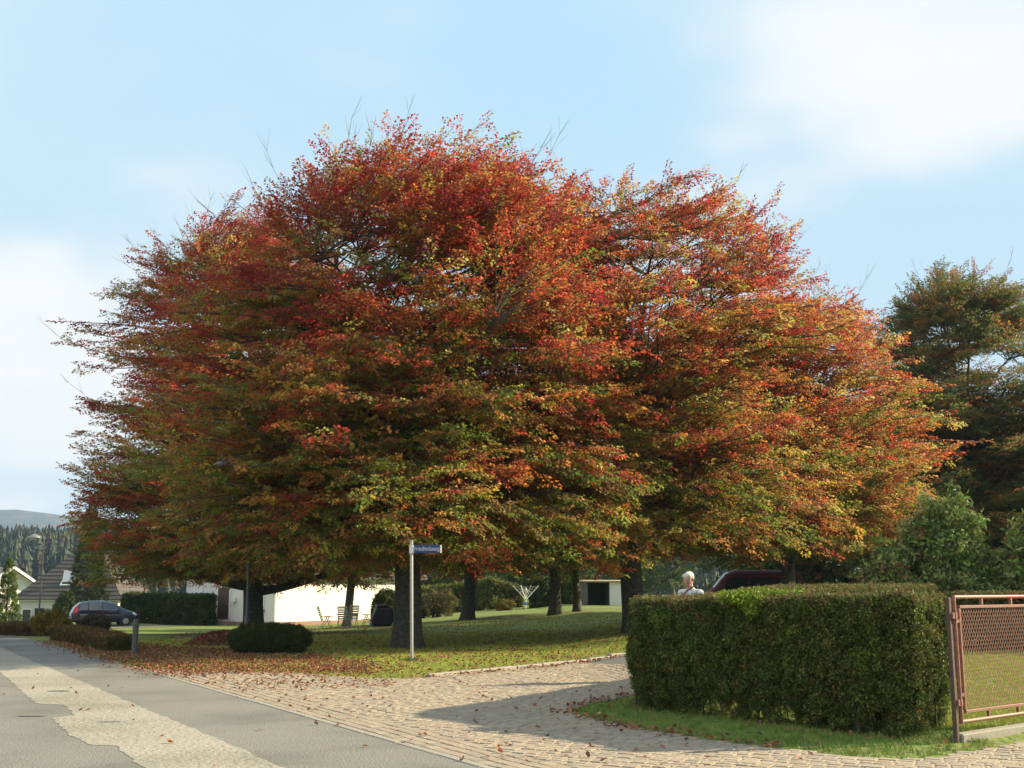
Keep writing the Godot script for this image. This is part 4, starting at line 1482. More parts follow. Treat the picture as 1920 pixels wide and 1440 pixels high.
# ---------------------------------------------------------------- vehicles
# stations: [s along, bottom, belt, roof, half width at belt, half width at roof]
func section(stn, s, row) -> Vector3:
	var i = 0
	while i < stn.size() - 2 and s > stn[i + 1][0]: i += 1
	var a = stn[i]
	var b = stn[i + 1]
	var t = clampf((s - a[0]) / (b[0] - a[0]), 0.0, 1.0)
	var v = []
	for k in 6: v.append(lerpf(a[k], b[k], t))
	var bo = v[1]
	var be = v[2]
	var ro = v[3]
	var hw = v[4]
	var hr = v[5]
	var pts = [Vector2(0, bo), Vector2(hw * 0.9, bo), Vector2(hw * 0.985, bo + 0.14), Vector2(hw, lerpf(bo, be, 0.62)), Vector2(hw * 0.975, be), Vector2(lerpf(hw * 0.97, hr, 0.8), lerpf(be, ro, 0.82)), Vector2(hr * 0.86, lerpf(be, ro, 0.975)), Vector2(hr * 0.5, ro + 0.012), Vector2(0, ro + 0.02)]
	var r = clampf(row, 0.0, 8.0)
	var k = mini(int(r), 7)
	var q = pts[k].lerp(pts[k + 1], r - k)
	return Vector3(s, q.y, q.x)

func shell_body(stn, n):
	var st = ST()
	st.set_smooth_group(0)
	var s0 = stn[0][0]
	var s1 = stn[stn.size() - 1][0]
	for sd in [1.0, -1.0]:
		var f = Vector3(1, 1, sd)
		for i in n:
			var a = lerpf(s0, s1, float(i) / n)
			var b = lerpf(s0, s1, float(i + 1) / n)
			for r in 8:
				var q = [section(stn, a, r) * f, section(stn, b, r) * f, section(stn, b, r + 1) * f, section(stn, a, r + 1) * f]
				if sd > 0: quad(st, q[0], q[3], q[2], q[1])
				else: quad(st, q[0], q[1], q[2], q[3])
	for e in [s0, s1]:
		for r in 8:
			var a = section(stn, e, r)
			var b = section(stn, e, r + 1)
			quad(st, a, b, b * Vector3(1, 1, -1), a * Vector3(1, 1, -1))
	return st

func patch(stn, sa, sb, ra, rb, side, off, n = 6, m = 3, skew_a = 0.0, skew_b = 0.0):
	# a piece of the body's skin between two stations and two rows, lifted off by a few millimetres
	var st = ST()
	st.set_smooth_group(0)
	var f = Vector3(1, 1, side)
	var g = []
	for i in n + 1:
		var col = []
		for j in m + 1:
			var tj = float(j) / m
			var s = lerpf(sa + skew_a * tj, sb + skew_b * tj, float(i) / n)
			var r = lerpf(ra, rb, tj)
			var p = section(stn, s, r)
			var du = section(stn, s + 0.02, r) - section(stn, s - 0.02, r)
			var dv = section(stn, s, r + 0.05) - section(stn, s, r - 0.05)
			var nn = dv.cross(du).normalized()
			if nn.dot(Vector3(0, p.y - 0.8, p.z)) < 0.0: nn = -nn
			col.append((p + nn * off) * f)
		g.append(col)
	for i in n:
		for j in m:
			quad(st, g[i][j], g[i + 1][j], g[i + 1][j + 1], g[i][j + 1])
	return st

func wheel(parent, at: Vector3, r):
	var w = Node3D.new()
	w.name = "wheel"
	parent.add_child(w, true)
	w.position = at
	var sg = signf(at.z)
	var st = ST()
	tube(st, [Vector3(0, 0, -0.1), Vector3(0, 0, -0.08), Vector3(0, 0, 0.08), Vector3(0, 0, 0.1)], [r * 0.93, r, r, r * 0.93], 24)
	put("tyre", st, M.rubber, w)
	st = ST()
	tube(st, [Vector3(0, 0, sg * 0.095), Vector3(0, 0, sg * 0.112)], [r * 0.64, r * 0.6], 20)
	for k in 5:
		var a = TAU * k / 5
		bar(st, Vector3(cos(a) * 0.04, sin(a) * 0.04, sg * 0.115), Vector3(cos(a) * r * 0.58, sin(a) * r * 0.58, sg * 0.115), 0.05, 0.02)
	put("rim", st, M.rim, w)

func car():
	var stn = [[0.0, .40, .78, .80, .66, .50], [0.06, .30, .92, .98, .78, .58], [0.22, .26, .98, 1.24, .83, .62], [0.55, .24, 1.0, 1.53, .86, .66], [1.2, .22, 1.0, 1.64, .88, .69], [2.1, .22, .98, 1.63, .88, .69], [2.6, .22, .97, 1.52, .88, .68], [3.1, .22, .95, 1.24, .87, .68], [3.45, .22, .93, 1.04, .86, .68], [3.9, .24, .83, .93, .83, .66], [4.15, .28, .68, .78, .74, .58], [4.27, .40, .56, .62, .60, .46]]
	var c = thing("parked_car", G(-29.2, 79.0, 0.0), deg_to_rad(27.0), "dark blue people carrier parked with its rear towards the road", "car")
	var side_z = 1.0
	put("body", shell_body(stn, 40), M.navy, c)
	for sd in [1.0, -1.0]:
		for wv in [[0.42, 0.98, 0.18, 0.0], [1.05, 1.88, 0.0, 0.0], [1.95, 3.08, 0.0, -0.62]]:
			put("side_window", patch(stn, wv[0], wv[1], 4.08, 5.5, sd, 0.006, 6, 3, wv[2], wv[3]), M.glass, c)
		put("tail_lamp", patch(stn, 0.08, 0.32, 3.6, 5.3, sd, 0.012, 3, 5, 0.0, 0.1), M.lamp_red, c)
		put("headlamp", patch(stn, 3.85, 4.12, 3.7, 4.9, sd, 0.01, 3, 3), M.lamp_clear, c)
		put("trim_strip", patch(stn, 0.5, 3.7, 3.0, 3.25, sd, 0.01, 10, 1), M.bumper, c)
		for s in [0.82, 3.42]:
			var st = ST()
			tube(st, [Vector3(s, 0.33, sd * 0.70), Vector3(s, 0.33, sd * 0.885)], 0.385, 24)
			put("wheel_arch", st, M.dark, c)
			wheel(c, Vector3(s, 0.31, sd * 0.80), 0.31)
		var st = ST()
		box(st, Vector3(2.92, 1.02, sd * 0.97), Vector3(0.12, 0.14, 0.18), Basis(), 0.03)
		put("mirror", st, M.navy, c)
		st = ST()
		box(st, Vector3(1.95, 0.86, sd * 0.893), Vector3(0.18, 0.03, 0.02))
		put("door_handle", st, M.bumper, c)
	for sd in [1.0, -1.0]:
		put("rear_window", patch(stn, 0.13, 0.5, 6.0, 8.0, sd, 0.008, 4, 4), M.glass, c)
		put("windscreen", patch(stn, 2.62, 3.36, 6.0, 8.0, sd, 0.008, 5, 4), M.glass, c)
	var st = ST()
	box(st, Vector3(-0.01, 0.48, 0), Vector3(0.12, 0.2, 1.5), Basis(), 0.03)
	put("bumper", st, M.bumper, c)
	st = ST()
	box(st, Vector3(-0.002, 0.74, 0), Vector3(0.03, 0.12, 0.52))
	put("number_plate", st, M.white, c)

func van():
	var stn = [[0.0, .35, 1.05, 1.9, .88, .74], [0.08, .30, 1.1, 2.12, .93, .78], [0.3, .28, 1.1, 2.2, .95, .80], [2.9, .28, 1.1, 2.2, .95, .80], [3.3, .28, 1.08, 2.05, .95, .78], [3.85, .28, 1.05, 1.4, .94, .76], [4.3, .30, .95, 1.1, .90, .74], [4.55, .38, .75, .82, .8, .6]]
	var v = thing("red_van", G(12.6, 52.0), deg_to_rad(176.0), "dark red van parked in shade behind the hedge", "van")
	put("body", shell_body(stn, 30), M.redpaint, v)
	for sd in [1.0, -1.0]:
		for wv in [[0.25, 1.2, 0.0, 0.0], [1.3, 2.3, 0.0, 0.0], [2.4, 3.6, 0.0, -0.5]]:
			put("side_window", patch(stn, wv[0], wv[1], 4.1, 5.15, sd, 0.006, 6, 3, wv[2], wv[3]), M.glass, v)
		put("windscreen", patch(stn, 3.15, 3.8, 6.0, 8.0, sd, 0.01, 5, 4), M.glass, v)
		for s in [0.85, 3.6]:
			var st = ST()
			tube(st, [Vector3(s, 0.34, sd * 0.75), Vector3(s, 0.34, sd * 0.955)], 0.4, 22)
			put("wheel_arch", st, M.dark, v)
			wheel(v, Vector3(s, 0.32, sd * 0.87), 0.32)
		put("tail_lamp", patch(stn, 0.02, 0.1, 3.2, 4.4, sd, 0.012, 2, 3), M.lamp_red, v)
		put("headlamp", patch(stn, 4.2, 4.45, 3.4, 4.6, sd, 0.01, 2, 3), M.lamp_clear, v)
		var st = ST()
		box(st, Vector3(3.3, 1.2, sd * 1.04), Vector3(0.12, 0.2, 0.18), Basis(), 0.03)
		put("mirror", st, M.dark, v)
	var st = ST()
	box(st, Vector3(-0.02, 0.5, 0), Vector3(0.12, 0.2, 1.7), Basis(), 0.03)
	put("bumper", st, M.bumper, v)

# ---------------------------------------------------------------- garden things
func chair(label):
	var c = thing("garden_chair", Vector3.ZERO, 0.0, label, "chair", "garden chairs round the table")
	var m = M.chair
	var st
	for s in [-1, 1]:
		st = ST()
		tube(st, [Vector3(s * 0.27, 0, 0.28), Vector3(s * 0.27, 0.63, 0.02)], 0.016, 6)
		put("leg", st, m, c)
		st = ST()
		tube(st, [Vector3(s * 0.27, 0, -0.30), Vector3(s * 0.27, 0.63, 0.10)], 0.016, 6)
		put("leg", st, m, c)
		st = ST()
		box(st, Vector3(s * 0.275, 0.645, 0.03), Vector3(0.05, 0.03, 0.50), Basis(), 0.008)
		put("armrest", st, m, c)
		st = ST()
		tube(st, [Vector3(s * 0.24, 0.40, -0.20), Vector3(s * 0.24, 1.12, -0.46)], 0.016, 6)
		put("back_frame", st, m, c)
	for k in 5:
		st = ST()
		box(st, Vector3(0, 0.43, -0.18 + k * 0.1), Vector3(0.47, 0.018, 0.075))
		put("seat_slat", st, m, c)
	for k in 6:
		st = ST()
		var t = (k + 0.7) / 6.4
		box(st, Vector3(0, 0.43 + 0.70 * t, -0.205 - 0.255 * t), Vector3(0.46, 0.082, 0.015), Basis(Vector3.RIGHT, -0.35))
		put("back_slat", st, m, c)
	st = ST()
	tube(st, [Vector3(-0.24, 1.12, -0.46), Vector3(0.24, 1.12, -0.46)], 0.018, 6)
	put("top_rail", st, m, c)
	return c

func garden_things():
	M.chair = mat(.33, .33, .27, .6)
	var ct = Vector2(-8.3, 60.0)
	var tb = thing("garden_table", G(ct.x, ct.y), 0.3, "round topped garden table between four slatted chairs", "table")
	var st = ST()
	tube(st, [Vector3(0, 0.69, 0), Vector3(0, 0.72, 0)], 0.55, 24)
	put("tabletop", st, M.wood_grey, tb)
	for k in 4:
		st = ST()
		var a = TAU * k / 4 + 0.4
		tube(st, [Vector3(cos(a) * 0.42, 0, sin(a) * 0.42), Vector3(-cos(a) * 0.1, 0.69, -sin(a) * 0.1)], 0.02, 6)
		put("leg", st, M.chair, tb)
	var spots = [[-0.95, 0.35, 0.6], [-0.25, -0.75, -0.1], [0.35, 0.75, PI - 0.5], [1.05, 0.05, -PI * 0.5 - 0.5]]
	var labs = ["slatted high back garden chair at the table end towards the round bush hedge", "slatted garden chair between the table and the bungalow wall", "slatted garden chair with its back turned to the road", "slatted garden chair beside the dark covered barbecue"]
	labs[0] = "slatted garden chair at the table end away from the barbecue"
	var first = chair(labs[0])
	for i in 4:
		var c = first
		if i > 0:
			c = first.duplicate()
			c.name = numbered("garden_chair")
			add_child(c)
			c.set_meta("label", labs[i])
		c.position = G(ct.x + spots[i][0], ct.y - spots[i][1], 0.0)
		c.rotation.y = atan2(-spots[i][0], -spots[i][1])
	# covered barbecue
	var bq = thing("covered_barbecue", G(-6.75, 61.8), 0.2, "dark covered barbecue beside the garden chairs", "barbecue")
	st = ST()
	box(st, Vector3(0, 0.5, 0), Vector3(1.1, 0.95, 0.7), Basis(), 0.1)
	put("cover", st, mat(.02, .016, .022, .8), bq)
	st = ST()
	box(st, Vector3(0, 1.05, 0), Vector3(0.8, 0.18, 0.6), Basis(), 0.07)
	put("hood", st, mat(.03, .018, .03, .7), bq)
	for s in [[-0.45, -0.25], [0.45, -0.25], [-0.45, 0.25], [0.45, 0.25]]:
		st = ST()
		box(st, Vector3(s[0], 0.02, s[1]), Vector3(0.07, 0.05, 0.07))
		put("foot", st, M.rubber, bq)
	# rotary clothes dryer
	var dr = thing("clothes_dryer", G(1.0, 86.0), 0.35, "folded-up rotary clothes dryer on the sunny lawn", "clothes dryer")
	st = ST()
	tube(st, [Vector3(0, -0.1, 0), Vector3(0, 1.85, 0)], 0.035, 8)
	put("pole", st, M.white, dr)
	st = ST()
	box(st, Vector3(-0.06, 0.50, 0), Vector3(0.26, 0.22, 0.16), Basis(), 0.03)
	put("winder", st, mat(.03, .14, .5, .4), dr)
	for k in 4:
		var a = TAU * k / 4
		var o = Vector3(cos(a), 0, sin(a))
		st = ST()
		bar(st, Vector3(0, 0.80, 0) + o * 0.03, Vector3(0, 1.95, 0) + o * 1.35, 0.05, 0.04)
		put("arm", st, M.white, dr)
		st = ST()
		bar(st, Vector3(0, 1.72, 0) + o * 0.03, Vector3(0, 1.32, 0) + o * 0.62, 0.035, 0.03)
		put("strut", st, M.white, dr)
	st = ST()
	for q in 4:
		for k in 4:
			var a = TAU * k / 4
			var b = TAU * (k + 1) / 4
			var r = 0.6 + q * 0.22
			var y = 0.80 + (r - 0.03) / 1.32 * 1.15
			tube(st, [Vector3(cos(a) * r, y, sin(a) * r), Vector3((cos(a) + cos(b)) * r * 0.47, y - 0.05, (sin(a) + sin(b)) * r * 0.47), Vector3(cos(b) * r, y, sin(b) * r)], 0.003, 3, false)
	put("washing_line", st, M.white, dr)
	dr.scale = Vector3(0.74, 0.86, 0.74)
	# open garden shed
	var sh = thing("garden_shed", G(7.1, 88.0), deg_to_rad(8.0), "open fronted garden shed with white side wall", "shed")
	st = ST()
	box(st, Vector3(0.78, 0.85, 0.0), Vector3(1.34, 1.72, 0.08))
	put("side_panel", st, M.white, sh)
	for s in [[-1.55, 0.85, -1.2, 0.08, 1.7, 2.4], [0.0, 0.85, -2.45, 3.1, 1.7, 0.08], [1.42, 0.85, -1.2, 0.08, 1.7, 2.4], [0.1, 0.85, -1.2, 0.06, 1.7, 2.2]]:
		st = ST()
		box(st, Vector3(s[0], s[1], s[2]), Vector3(s[3], s[4], s[5]))
		put("wall", st, M.wood_grey, sh)
	st = ST()
	box(st, Vector3(-0.05, 1.78, -1.2), Vector3(3.4, 0.1, 2.8), Basis(Vector3.RIGHT, 0.03))
	put("roof", st, mat(.36, .28, .17, .8), sh)
	# refuse bin by the shed
	var bn = thing("refuse_bin", G(8.42, 87.0), 0.0, "dark plastic refuse bin in front of the white shed wall", "bin")
	st = ST()
	tube(st, [Vector3(0, 0.06, 0), Vector3(0, 0.82, 0)], [0.26, 0.33], 4, true, false)
	put("tub", st, mat(.03, .03, .045, .5), bn)
	st = ST()
	box(st, Vector3(0, 0.86, 0.0), Vector3(0.56, 0.07, 0.56), Basis(Vector3.UP, PI / 4), 0.02)
	put("lid", st, mat(.035, .035, .05, .5), bn)
	for s in [-1, 1]:
		st = ST()
		tube(st, [Vector3(s * 0.2 - 0.03, 0.08, -0.2), Vector3(s * 0.2 + 0.03, 0.08, -0.2)], 0.08, 12)
		put("wheel", st, M.rubber, bn)
	# heap of raked leaves
	var lp = thing("leaf_heap", G(-8.75, 36.2), 0.0, "brown heap of raked leaves under the beech", "leaf heap")
	rng.seed = 88
	st = ST()
	st.set_smooth_group(0)
	var xf = []
	var co = []
	var prof = func(r): return 0.36 * pow(maxf(0.0, 1.0 - r * r), 1.2)
	for i in 8:
		for k in 20:
			var q = []
			for e in [[i, k], [i + 1, k], [i + 1, k + 1], [i, k + 1]]:
				var a = TAU * e[1] / 20
				var r = e[0] / 8.0
				q.append(Vector3(cos(a) * r * 1.15, prof.call(r) * (1.0 + 0.15 * sin(a * 3.0)) - 0.02, sin(a) * r * 0.8))
			quad(st, q[0], q[3], q[2], q[1])
	put("mound", st, mat(.10, .045, .025, 1.0), lp)
	for i in 2600:
		var a = rf(0, TAU)
		var r = sqrt(rng.randf()) * 1.04
		xf.append(Transform3D(rand_basis(rf(0.9, 1.4)), Vector3(cos(a) * r * 1.15, prof.call(r) * (1.0 + 0.15 * sin(a * 3.0)) + 0.015, sin(a) * r * 0.8)))
		co.append(vary(pick(FALLEN), 0.25))
	fallen_meshes()
	tag(multi("leaves", mesh_leaf_fallen[0], M.dryleaf, xf, co, lp), "", "", "", "stuff")

const FALLEN = [4.0, Color(.22, .075, .035), 3.0, Color(.30, .12, .05), 2.0, Color(.14, .055, .03), 1.2, Color(.36, .2, .09), 0.7, Color(.34, .06, .04)]

func fallen_meshes():
	rng.seed = 9
	for k in 3:
		var st = ST()
		st.set_smooth_group(-1)
		var l = 0.082
		var w = 0.055
		var cu = [0.018, 0.03, 0.008][k]
		var p = [Vector3(-l * 0.5, 0, 0), Vector3(-l * 0.1, cu * 0.3, w * 0.5), Vector3(-l * 0.1, cu, -w * 0.5), Vector3(l * 0.25, cu, w * 0.4), Vector3(l * 0.25, cu * 0.4, -w * 0.4), Vector3(l * 0.5, cu * 1.5, 0), Vector3(0, 0.0, 0)]
		st.set_color(Color(1, 1, 1))
		tri(st, p[0], p[1], p[6]); tri(st, p[0], p[6], p[2]); tri(st, p[1], p[3], p[6]); tri(st, p[6], p[4], p[2]); tri(st, p[6], p[3], p[5]); tri(st, p[6], p[5], p[4])
		st.generate_normals()
		mesh_leaf_fallen.append(st.commit())

# ---------------------------------------------------------------- person
# tapered capsules joined by a smooth minimum, meshed as surface nets
func body_mesh(bones, k, cell):
	var lo = Vector3.ONE * 1e9
	var hi = -lo
	for b in bones:
		var r = maxf(b[2], b[3]) + k * 2.5
		lo = lo.min(b[0] - Vector3.ONE * r).min(b[1] - Vector3.ONE * r)
		hi = hi.max(b[0] + Vector3.ONE * r).max(b[1] + Vector3.ONE * r)
	var n = Vector3i(((hi - lo) / cell).ceil()) + Vector3i.ONE
	var sum = PackedFloat32Array()
	sum.resize(n.x * n.y * n.z)
	for b in bones:
		var r = maxf(b[2], b[3]) + k * 2.2
		var a0 = Vector3i(((b[0].min(b[1]) - Vector3.ONE * r - lo) / cell).floor()).clamp(Vector3i.ZERO, n - Vector3i.ONE)
		var a1 = Vector3i(((b[0].max(b[1]) + Vector3.ONE * r - lo) / cell).ceil()).clamp(Vector3i.ZERO, n - Vector3i.ONE)
		var d = b[1] - b[0]
		var dd = maxf(d.length_squared(), 1e-9)
		for z in range(a0.z, a1.z + 1):
			for y in range(a0.y, a1.y + 1):
				for x in range(a0.x, a1.x + 1):
					var p = lo + Vector3(x, y, z) * cell
					var t = clampf((p - b[0]).dot(d) / dd, 0.0, 1.0)
					var e = p.distance_to(b[0] + d * t) - lerpf(b[2], b[3], t)
					if e < k * 2.2 * 2.0: sum[(z * n.y + y) * n.x + x] += exp(-e / k)
	var idx = {}
	var vs = PackedVector3Array()
	var off = [Vector3i(0, 0, 0), Vector3i(1, 0, 0), Vector3i(0, 1, 0), Vector3i(1, 1, 0), Vector3i(0, 0, 1), Vector3i(1, 0, 1), Vector3i(0, 1, 1), Vector3i(1, 1, 1)]
	var edges = [[0, 1], [2, 3], [4, 5], [6, 7], [0, 2], [1, 3], [4, 6], [5, 7], [0, 4], [1, 5], [2, 6], [3, 7]]
	var st = ST()
	st.set_smooth_group(0)
	var quads = []
	for z in n.z - 1:
		for y in n.y - 1:
			for x in n.x - 1:
				var f = []
				var m = 0
				for i in 8:
					var v = sum[((z + off[i].z) * n.y + y + off[i].y) * n.x + x + off[i].x]
					f.append(v)
					if v > 1.0: m |= 1 << i
				if m == 0 or m == 255: continue
				var c = Vector3.ZERO
				var cnt = 0
				for e in edges:
					var a = f[e[0]]
					var b = f[e[1]]
					if (a > 1.0) == (b > 1.0): continue
					var la = -k * log(maxf(a, 1e-6))
					var lb = -k * log(maxf(b, 1e-6))
					var t = la / (la - lb)
					c += Vector3(off[e[0]]).lerp(Vector3(off[e[1]]), t)
					cnt += 1
				idx[Vector3i(x, y, z)] = vs.size()
				vs.append(lo + (Vector3(x, y, z) + c / cnt) * cell)
				for ax in 3:
					var o = 1 << ax
					var in0 = m & 1
					var in1 = 1 if m & (1 << o) else 0
					if in0 != in1: quads.append([Vector3i(x, y, z), ax, in0])
	for q in quads:
		var u = Vector3i.ZERO
		var w = Vector3i.ZERO
		u[(q[1] + 1) % 3] = 1
		w[(q[1] + 2) % 3] = 1
		var c = [q[0], q[0] - u, q[0] - u - w, q[0] - w]
		if not (idx.has(c[1]) and idx.has(c[2]) and idx.has(c[3])): continue
		var p = [vs[idx[c[0]]], vs[idx[c[1]]], vs[idx[c[2]]], vs[idx[c[3]]]]
		if q[2]: quad(st, p[3], p[2], p[1], p[0])
		else: quad(st, p[0], p[1], p[2], p[3])
	return st

func V(x, y, z) -> Vector3: return Vector3(x, y, z)

func person():
	var p = thing("person", G(3.30, 22.0, -0.03), deg_to_rad(-38.0), "white haired person in a checked shirt carrying a long handled rake behind the hedge", "person")
	# faces +z (towards the camera and a little to the left), head bowed; height 1.86
	var skin = mat(.46, .26, .19, .6, {"subsurf_scatter_enabled": true, "subsurf_scatter_strength": 0.15})
	var ra = V(-0.35, 1.22, 0.40)
	var rb = V(0.24, 1.74, -0.05)
	var hand_l = ra.lerp(rb, 0.36) + V(0.0, -0.02, -0.035)
	var hand_r = ra.lerp(rb, 0.10) + V(0.0, -0.02, -0.035)
	var bones = [
		[V(0, 1.0, 0), V(0, 1.2, 0.01), .155, .16], [V(0, 1.2, 0.01), V(0, 1.42, 0), .16, .165], [V(-0.13, 1.44, 0), V(0.13, 1.44, 0), .095, .095],
		[V(0, 1.46, 0), V(0, 1.62, 0.03), .068, .06],
		[V(-0.19, 1.47, 0), V(-0.27, 1.22, 0.04), .062, .05], [V(-0.27, 1.22, 0.04), hand_r, .046, .032],
		[V(0.19, 1.47, 0), V(0.28, 1.22, 0.0), .062, .05], [V(0.28, 1.22, 0.0), hand_l, .046, .032],
		[V(-0.1, 0.98, 0), V(-0.11, 0.52, 0.04), .098, .065], [V(-0.11, 0.52, 0.04), V(-0.11, 0.1, -0.03), .062, .042], [V(-0.11, 0.06, -0.05), V(-0.12, 0.04, 0.14), .045, .035],
		[V(0.1, 0.98, 0), V(0.11, 0.52, 0.0), .098, .065], [V(0.11, 0.52, 0.0), V(0.12, 0.1, -0.08), .062, .042], [V(0.12, 0.06, -0.10), V(0.13, 0.04, 0.08), .045, .035],
	]
	var st = body_mesh(bones, 0.02, 0.022)
	# head on a grid of its own, bowed forward
	var hb = Basis(Vector3.RIGHT, 0.32)
	var hc = V(0, 1.735, 0.065)
	var H = func(x, y, z): return hc + hb * Vector3(x, y, z)
	var head = [
		[H.call(0, 0.035, -0.025), H.call(0, 0.03, 0.02), .088, .083], [H.call(0, -0.03, 0.035), H.call(0, -0.085, 0.06), .064, .042],
		[H.call(0, 0.02, 0.095), H.call(0, -0.022, 0.118), .011, .017], [H.call(-0.035, 0.028, 0.085), H.call(0.035, 0.028, 0.085), .016, .016],
		[H.call(-0.022, -0.062, 0.088), H.call(0.022, -0.062, 0.088), .011, .011], [H.call(-0.045, -0.02, 0.065), H.call(0.045, -0.02, 0.065), .026, .026],
		[H.call(-0.09, 0.02, -0.01), H.call(-0.088, -0.03, 0.0), .016, .011], [H.call(0.09, 0.02, -0.01), H.call(0.088, -0.03, 0.0), .016, .011],
		[V(0, 1.60, 0.025), H.call(0, -0.06, 0.0), .058, .06],
	]
	var hs = body_mesh(head, 0.008, 0.0065)
	st.append_from(hs.commit(), 0, Transform3D())
	# hands: palm, four fingers of unequal length closed round the handle, thumb on the side
	for hd in [[hand_l, 1.0], [hand_r, -1.0]]:
		var c = hd[0]
		var ax = (rb - ra).normalized()
		var fwd = Vector3(0, 0, 1)
		var dn = ax.cross(fwd).normalized()
		var hand = [[c - fwd * 0.02, c + fwd * 0.02 + dn * 0.01, .03, .034]]
		for k in 4:
			var o = c + ax * (k - 1.5) * 0.021 + dn * 0.022
			var l = [0.9, 1.0, 0.95, 0.75][k]
			hand.append([o, o + (fwd * 0.042 + dn * 0.008) * l, .0095, .009])
			hand.append([o + (fwd * 0.042 + dn * 0.008) * l, o + (fwd * 0.058 - dn * 0.028) * l, .009, .0082])
		hand.append([c - dn * 0.02 + ax * 0.03 * hd[1], c + fwd * 0.035 - dn * 0.03 + ax * 0.02 * hd[1], .012, .0095])
		hand.append([c + fwd * 0.035 - dn * 0.03 + ax * 0.02 * hd[1], c + fwd * 0.055 - dn * 0.014, .0095, .0085])
		st.append_from(body_mesh(hand, 0.004, 0.006).commit(), 0, Transform3D())
	var o = MeshInstance3D.new()
	o.name = "body"
	st.generate_normals()
	o.mesh = st.commit()
	o.material_override = skin
	p.add_child(o)
	# clothing
	var im = Image.create(64, 64, false, Image.FORMAT_RGB8)
	for y in 64:
		for x in 64:
			var c = Color(.66, .66, .68)
			var a = int(x / 8) % 4
			var b = int(y / 8) % 4
			if a == 0: c = c * 0.55
			if b == 0: c = c * 0.55
			if a == 2 and x % 8 == 3: c = Color(.25, .28, .4)
			im.set_pixel(x, y, Color(c.r, c.g, c.b).linear_to_srgb())
	var shirt_m = StandardMaterial3D.new()
	shirt_m.albedo_texture = ImageTexture.create_from_image(im)
	shirt_m.uv1_triplanar = true
	shirt_m.uv1_scale = Vector3.ONE * 6.0
	shirt_m.roughness = 0.9
	var g = 0.016
	var shirt = [[V(0, 0.95, 0), V(0, 1.2, 0.01), .17, .172], [V(0, 1.2, 0.01), V(0, 1.41, 0), .172, .172], [V(-0.13, 1.445, 0), V(0.13, 1.445, 0), .108, .108], [V(0, 1.5, 0.005), V(0, 1.545, 0.012), .085, .078],
		[V(-0.19, 1.475, 0), V(-0.265, 1.26, 0.035), .082, .075], [V(0.19, 1.475, 0), V(0.275, 1.26, 0.01), .082, .075]]
	put("shirt", body_mesh(shirt, 0.016, 0.018), shirt_m, p)
	var tr = [[V(0, 1.02, 0), V(0, 0.93, 0), .165, .165], [V(-0.1, 0.95, 0), V(-0.11, 0.52, 0.04), .118, .09], [V(-0.11, 0.52, 0.04), V(-0.11, 0.1, -0.03), .088, .075], [V(0.1, 0.95, 0), V(0.11, 0.52, 0.0), .118, .09], [V(0.11, 0.52, 0.0), V(0.12, 0.1, -0.08), .088, .075]]
	put("trousers", body_mesh(tr, 0.016, 0.025), mat(.07, .075, .09, .9), p)
	for sh in [[V(-0.11, 0.055, -0.06), V(-0.12, 0.05, 0.16)], [V(0.12, 0.055, -0.11), V(0.13, 0.05, 0.10)]]:
		put("shoe", body_mesh([[sh[0], sh[1], .056, .046]], 0.01, 0.015), mat(.03, .025, .02, .6), p)
	var hair = [[H.call(0, 0.055, -0.035), H.call(0, 0.065, 0.018), .092, .075], [H.call(0, 0.0, -0.055), H.call(0, -0.045, -0.045), .075, .055], [H.call(-0.055, 0.09, 0.055), H.call(0.06, 0.092, 0.05), .028, .03], [H.call(-0.082, 0.03, -0.02), H.call(0.082, 0.03, -0.02), .02, .02]]
	put("hair", body_mesh(hair, 0.008, 0.008), mat(.58, .56, .50, .85), p)
	for s in [-1, 1]:
		st = ST()
		var e = H.call(s * 0.033, 0.008, 0.088)
		tube(st, [e - hb.x * 0.012, e, e + hb.x * 0.012], [0.003, 0.007, 0.003], 8)
		put("eye", st, M.dark, p)
	# the rake over the hands
	var a = ra
	var b = rb
	var dv = (b - a).normalized()
	var rk = thing("rake", Vector3.ZERO, 0.0, "long handled rake carried over the shoulder of the checked shirt", "rake")
	rk.transform = p.transform
	st = ST()
	tube(st, [a - dv * 0.55, b + dv * 0.4], 0.014, 8)
	put("handle", st, M.wood_grey, rk)
	var hd = a - dv * 0.55
	st = ST()
	box(st, hd, Vector3(0.03, 0.03, 0.42))
	put("crossbar", st, M.lamp_grey, rk)
	for k in 9:
		st = ST()
		tube(st, [hd + V(0, 0, -0.2 + k * 0.05), hd + V(-0.02, -0.09, -0.2 + k * 0.05)], 0.004, 4)
		put("tine", st, M.lamp_grey, rk)

# ---------------------------------------------------------------- fallen leaves and grass
func scatter_leaves(called, label, groups, parent = self):
	# groups: [polygon, count, [falloff noise threshold]]
	var xf = [[], [], []]
	var co = [[], [], []]
	for g in groups:
		for i in g[1]:
			var q = rand_in(g[0])
			if g.size() > 2 and nz.get_noise_2d(q.x * 3.0, q.y * 3.0) + rf(-0.35, 0.35) < g[2]: continue
			q += Vector2(rng.randfn(), rng.randfn()) * (g[4] if g.size() > 4 else 0.06)
			var k = rng.randi() % 3
			var b = Basis.from_euler(Vector3(rf(-0.35, 0.35), rf(0, TAU), rf(-0.35, 0.35))).scaled(Vector3.ONE * rf(0.4, 1.1))
			xf[k].append(Transform3D(b, G(q.x, q.y, g[3] if g.size() > 3 else 0.03)))
			co[k].append(vary(pick(FALLEN), 0.28))
	var n = Node3D.new()
	n.name = called
	add_child(n)
	tag(n, label, "fallen leaves", "", "stuff")
	for k in 3: tag(multi("leaves", mesh_leaf_fallen[k], M.dryleaf, xf[k], co[k], n), "", "", "", "stuff")

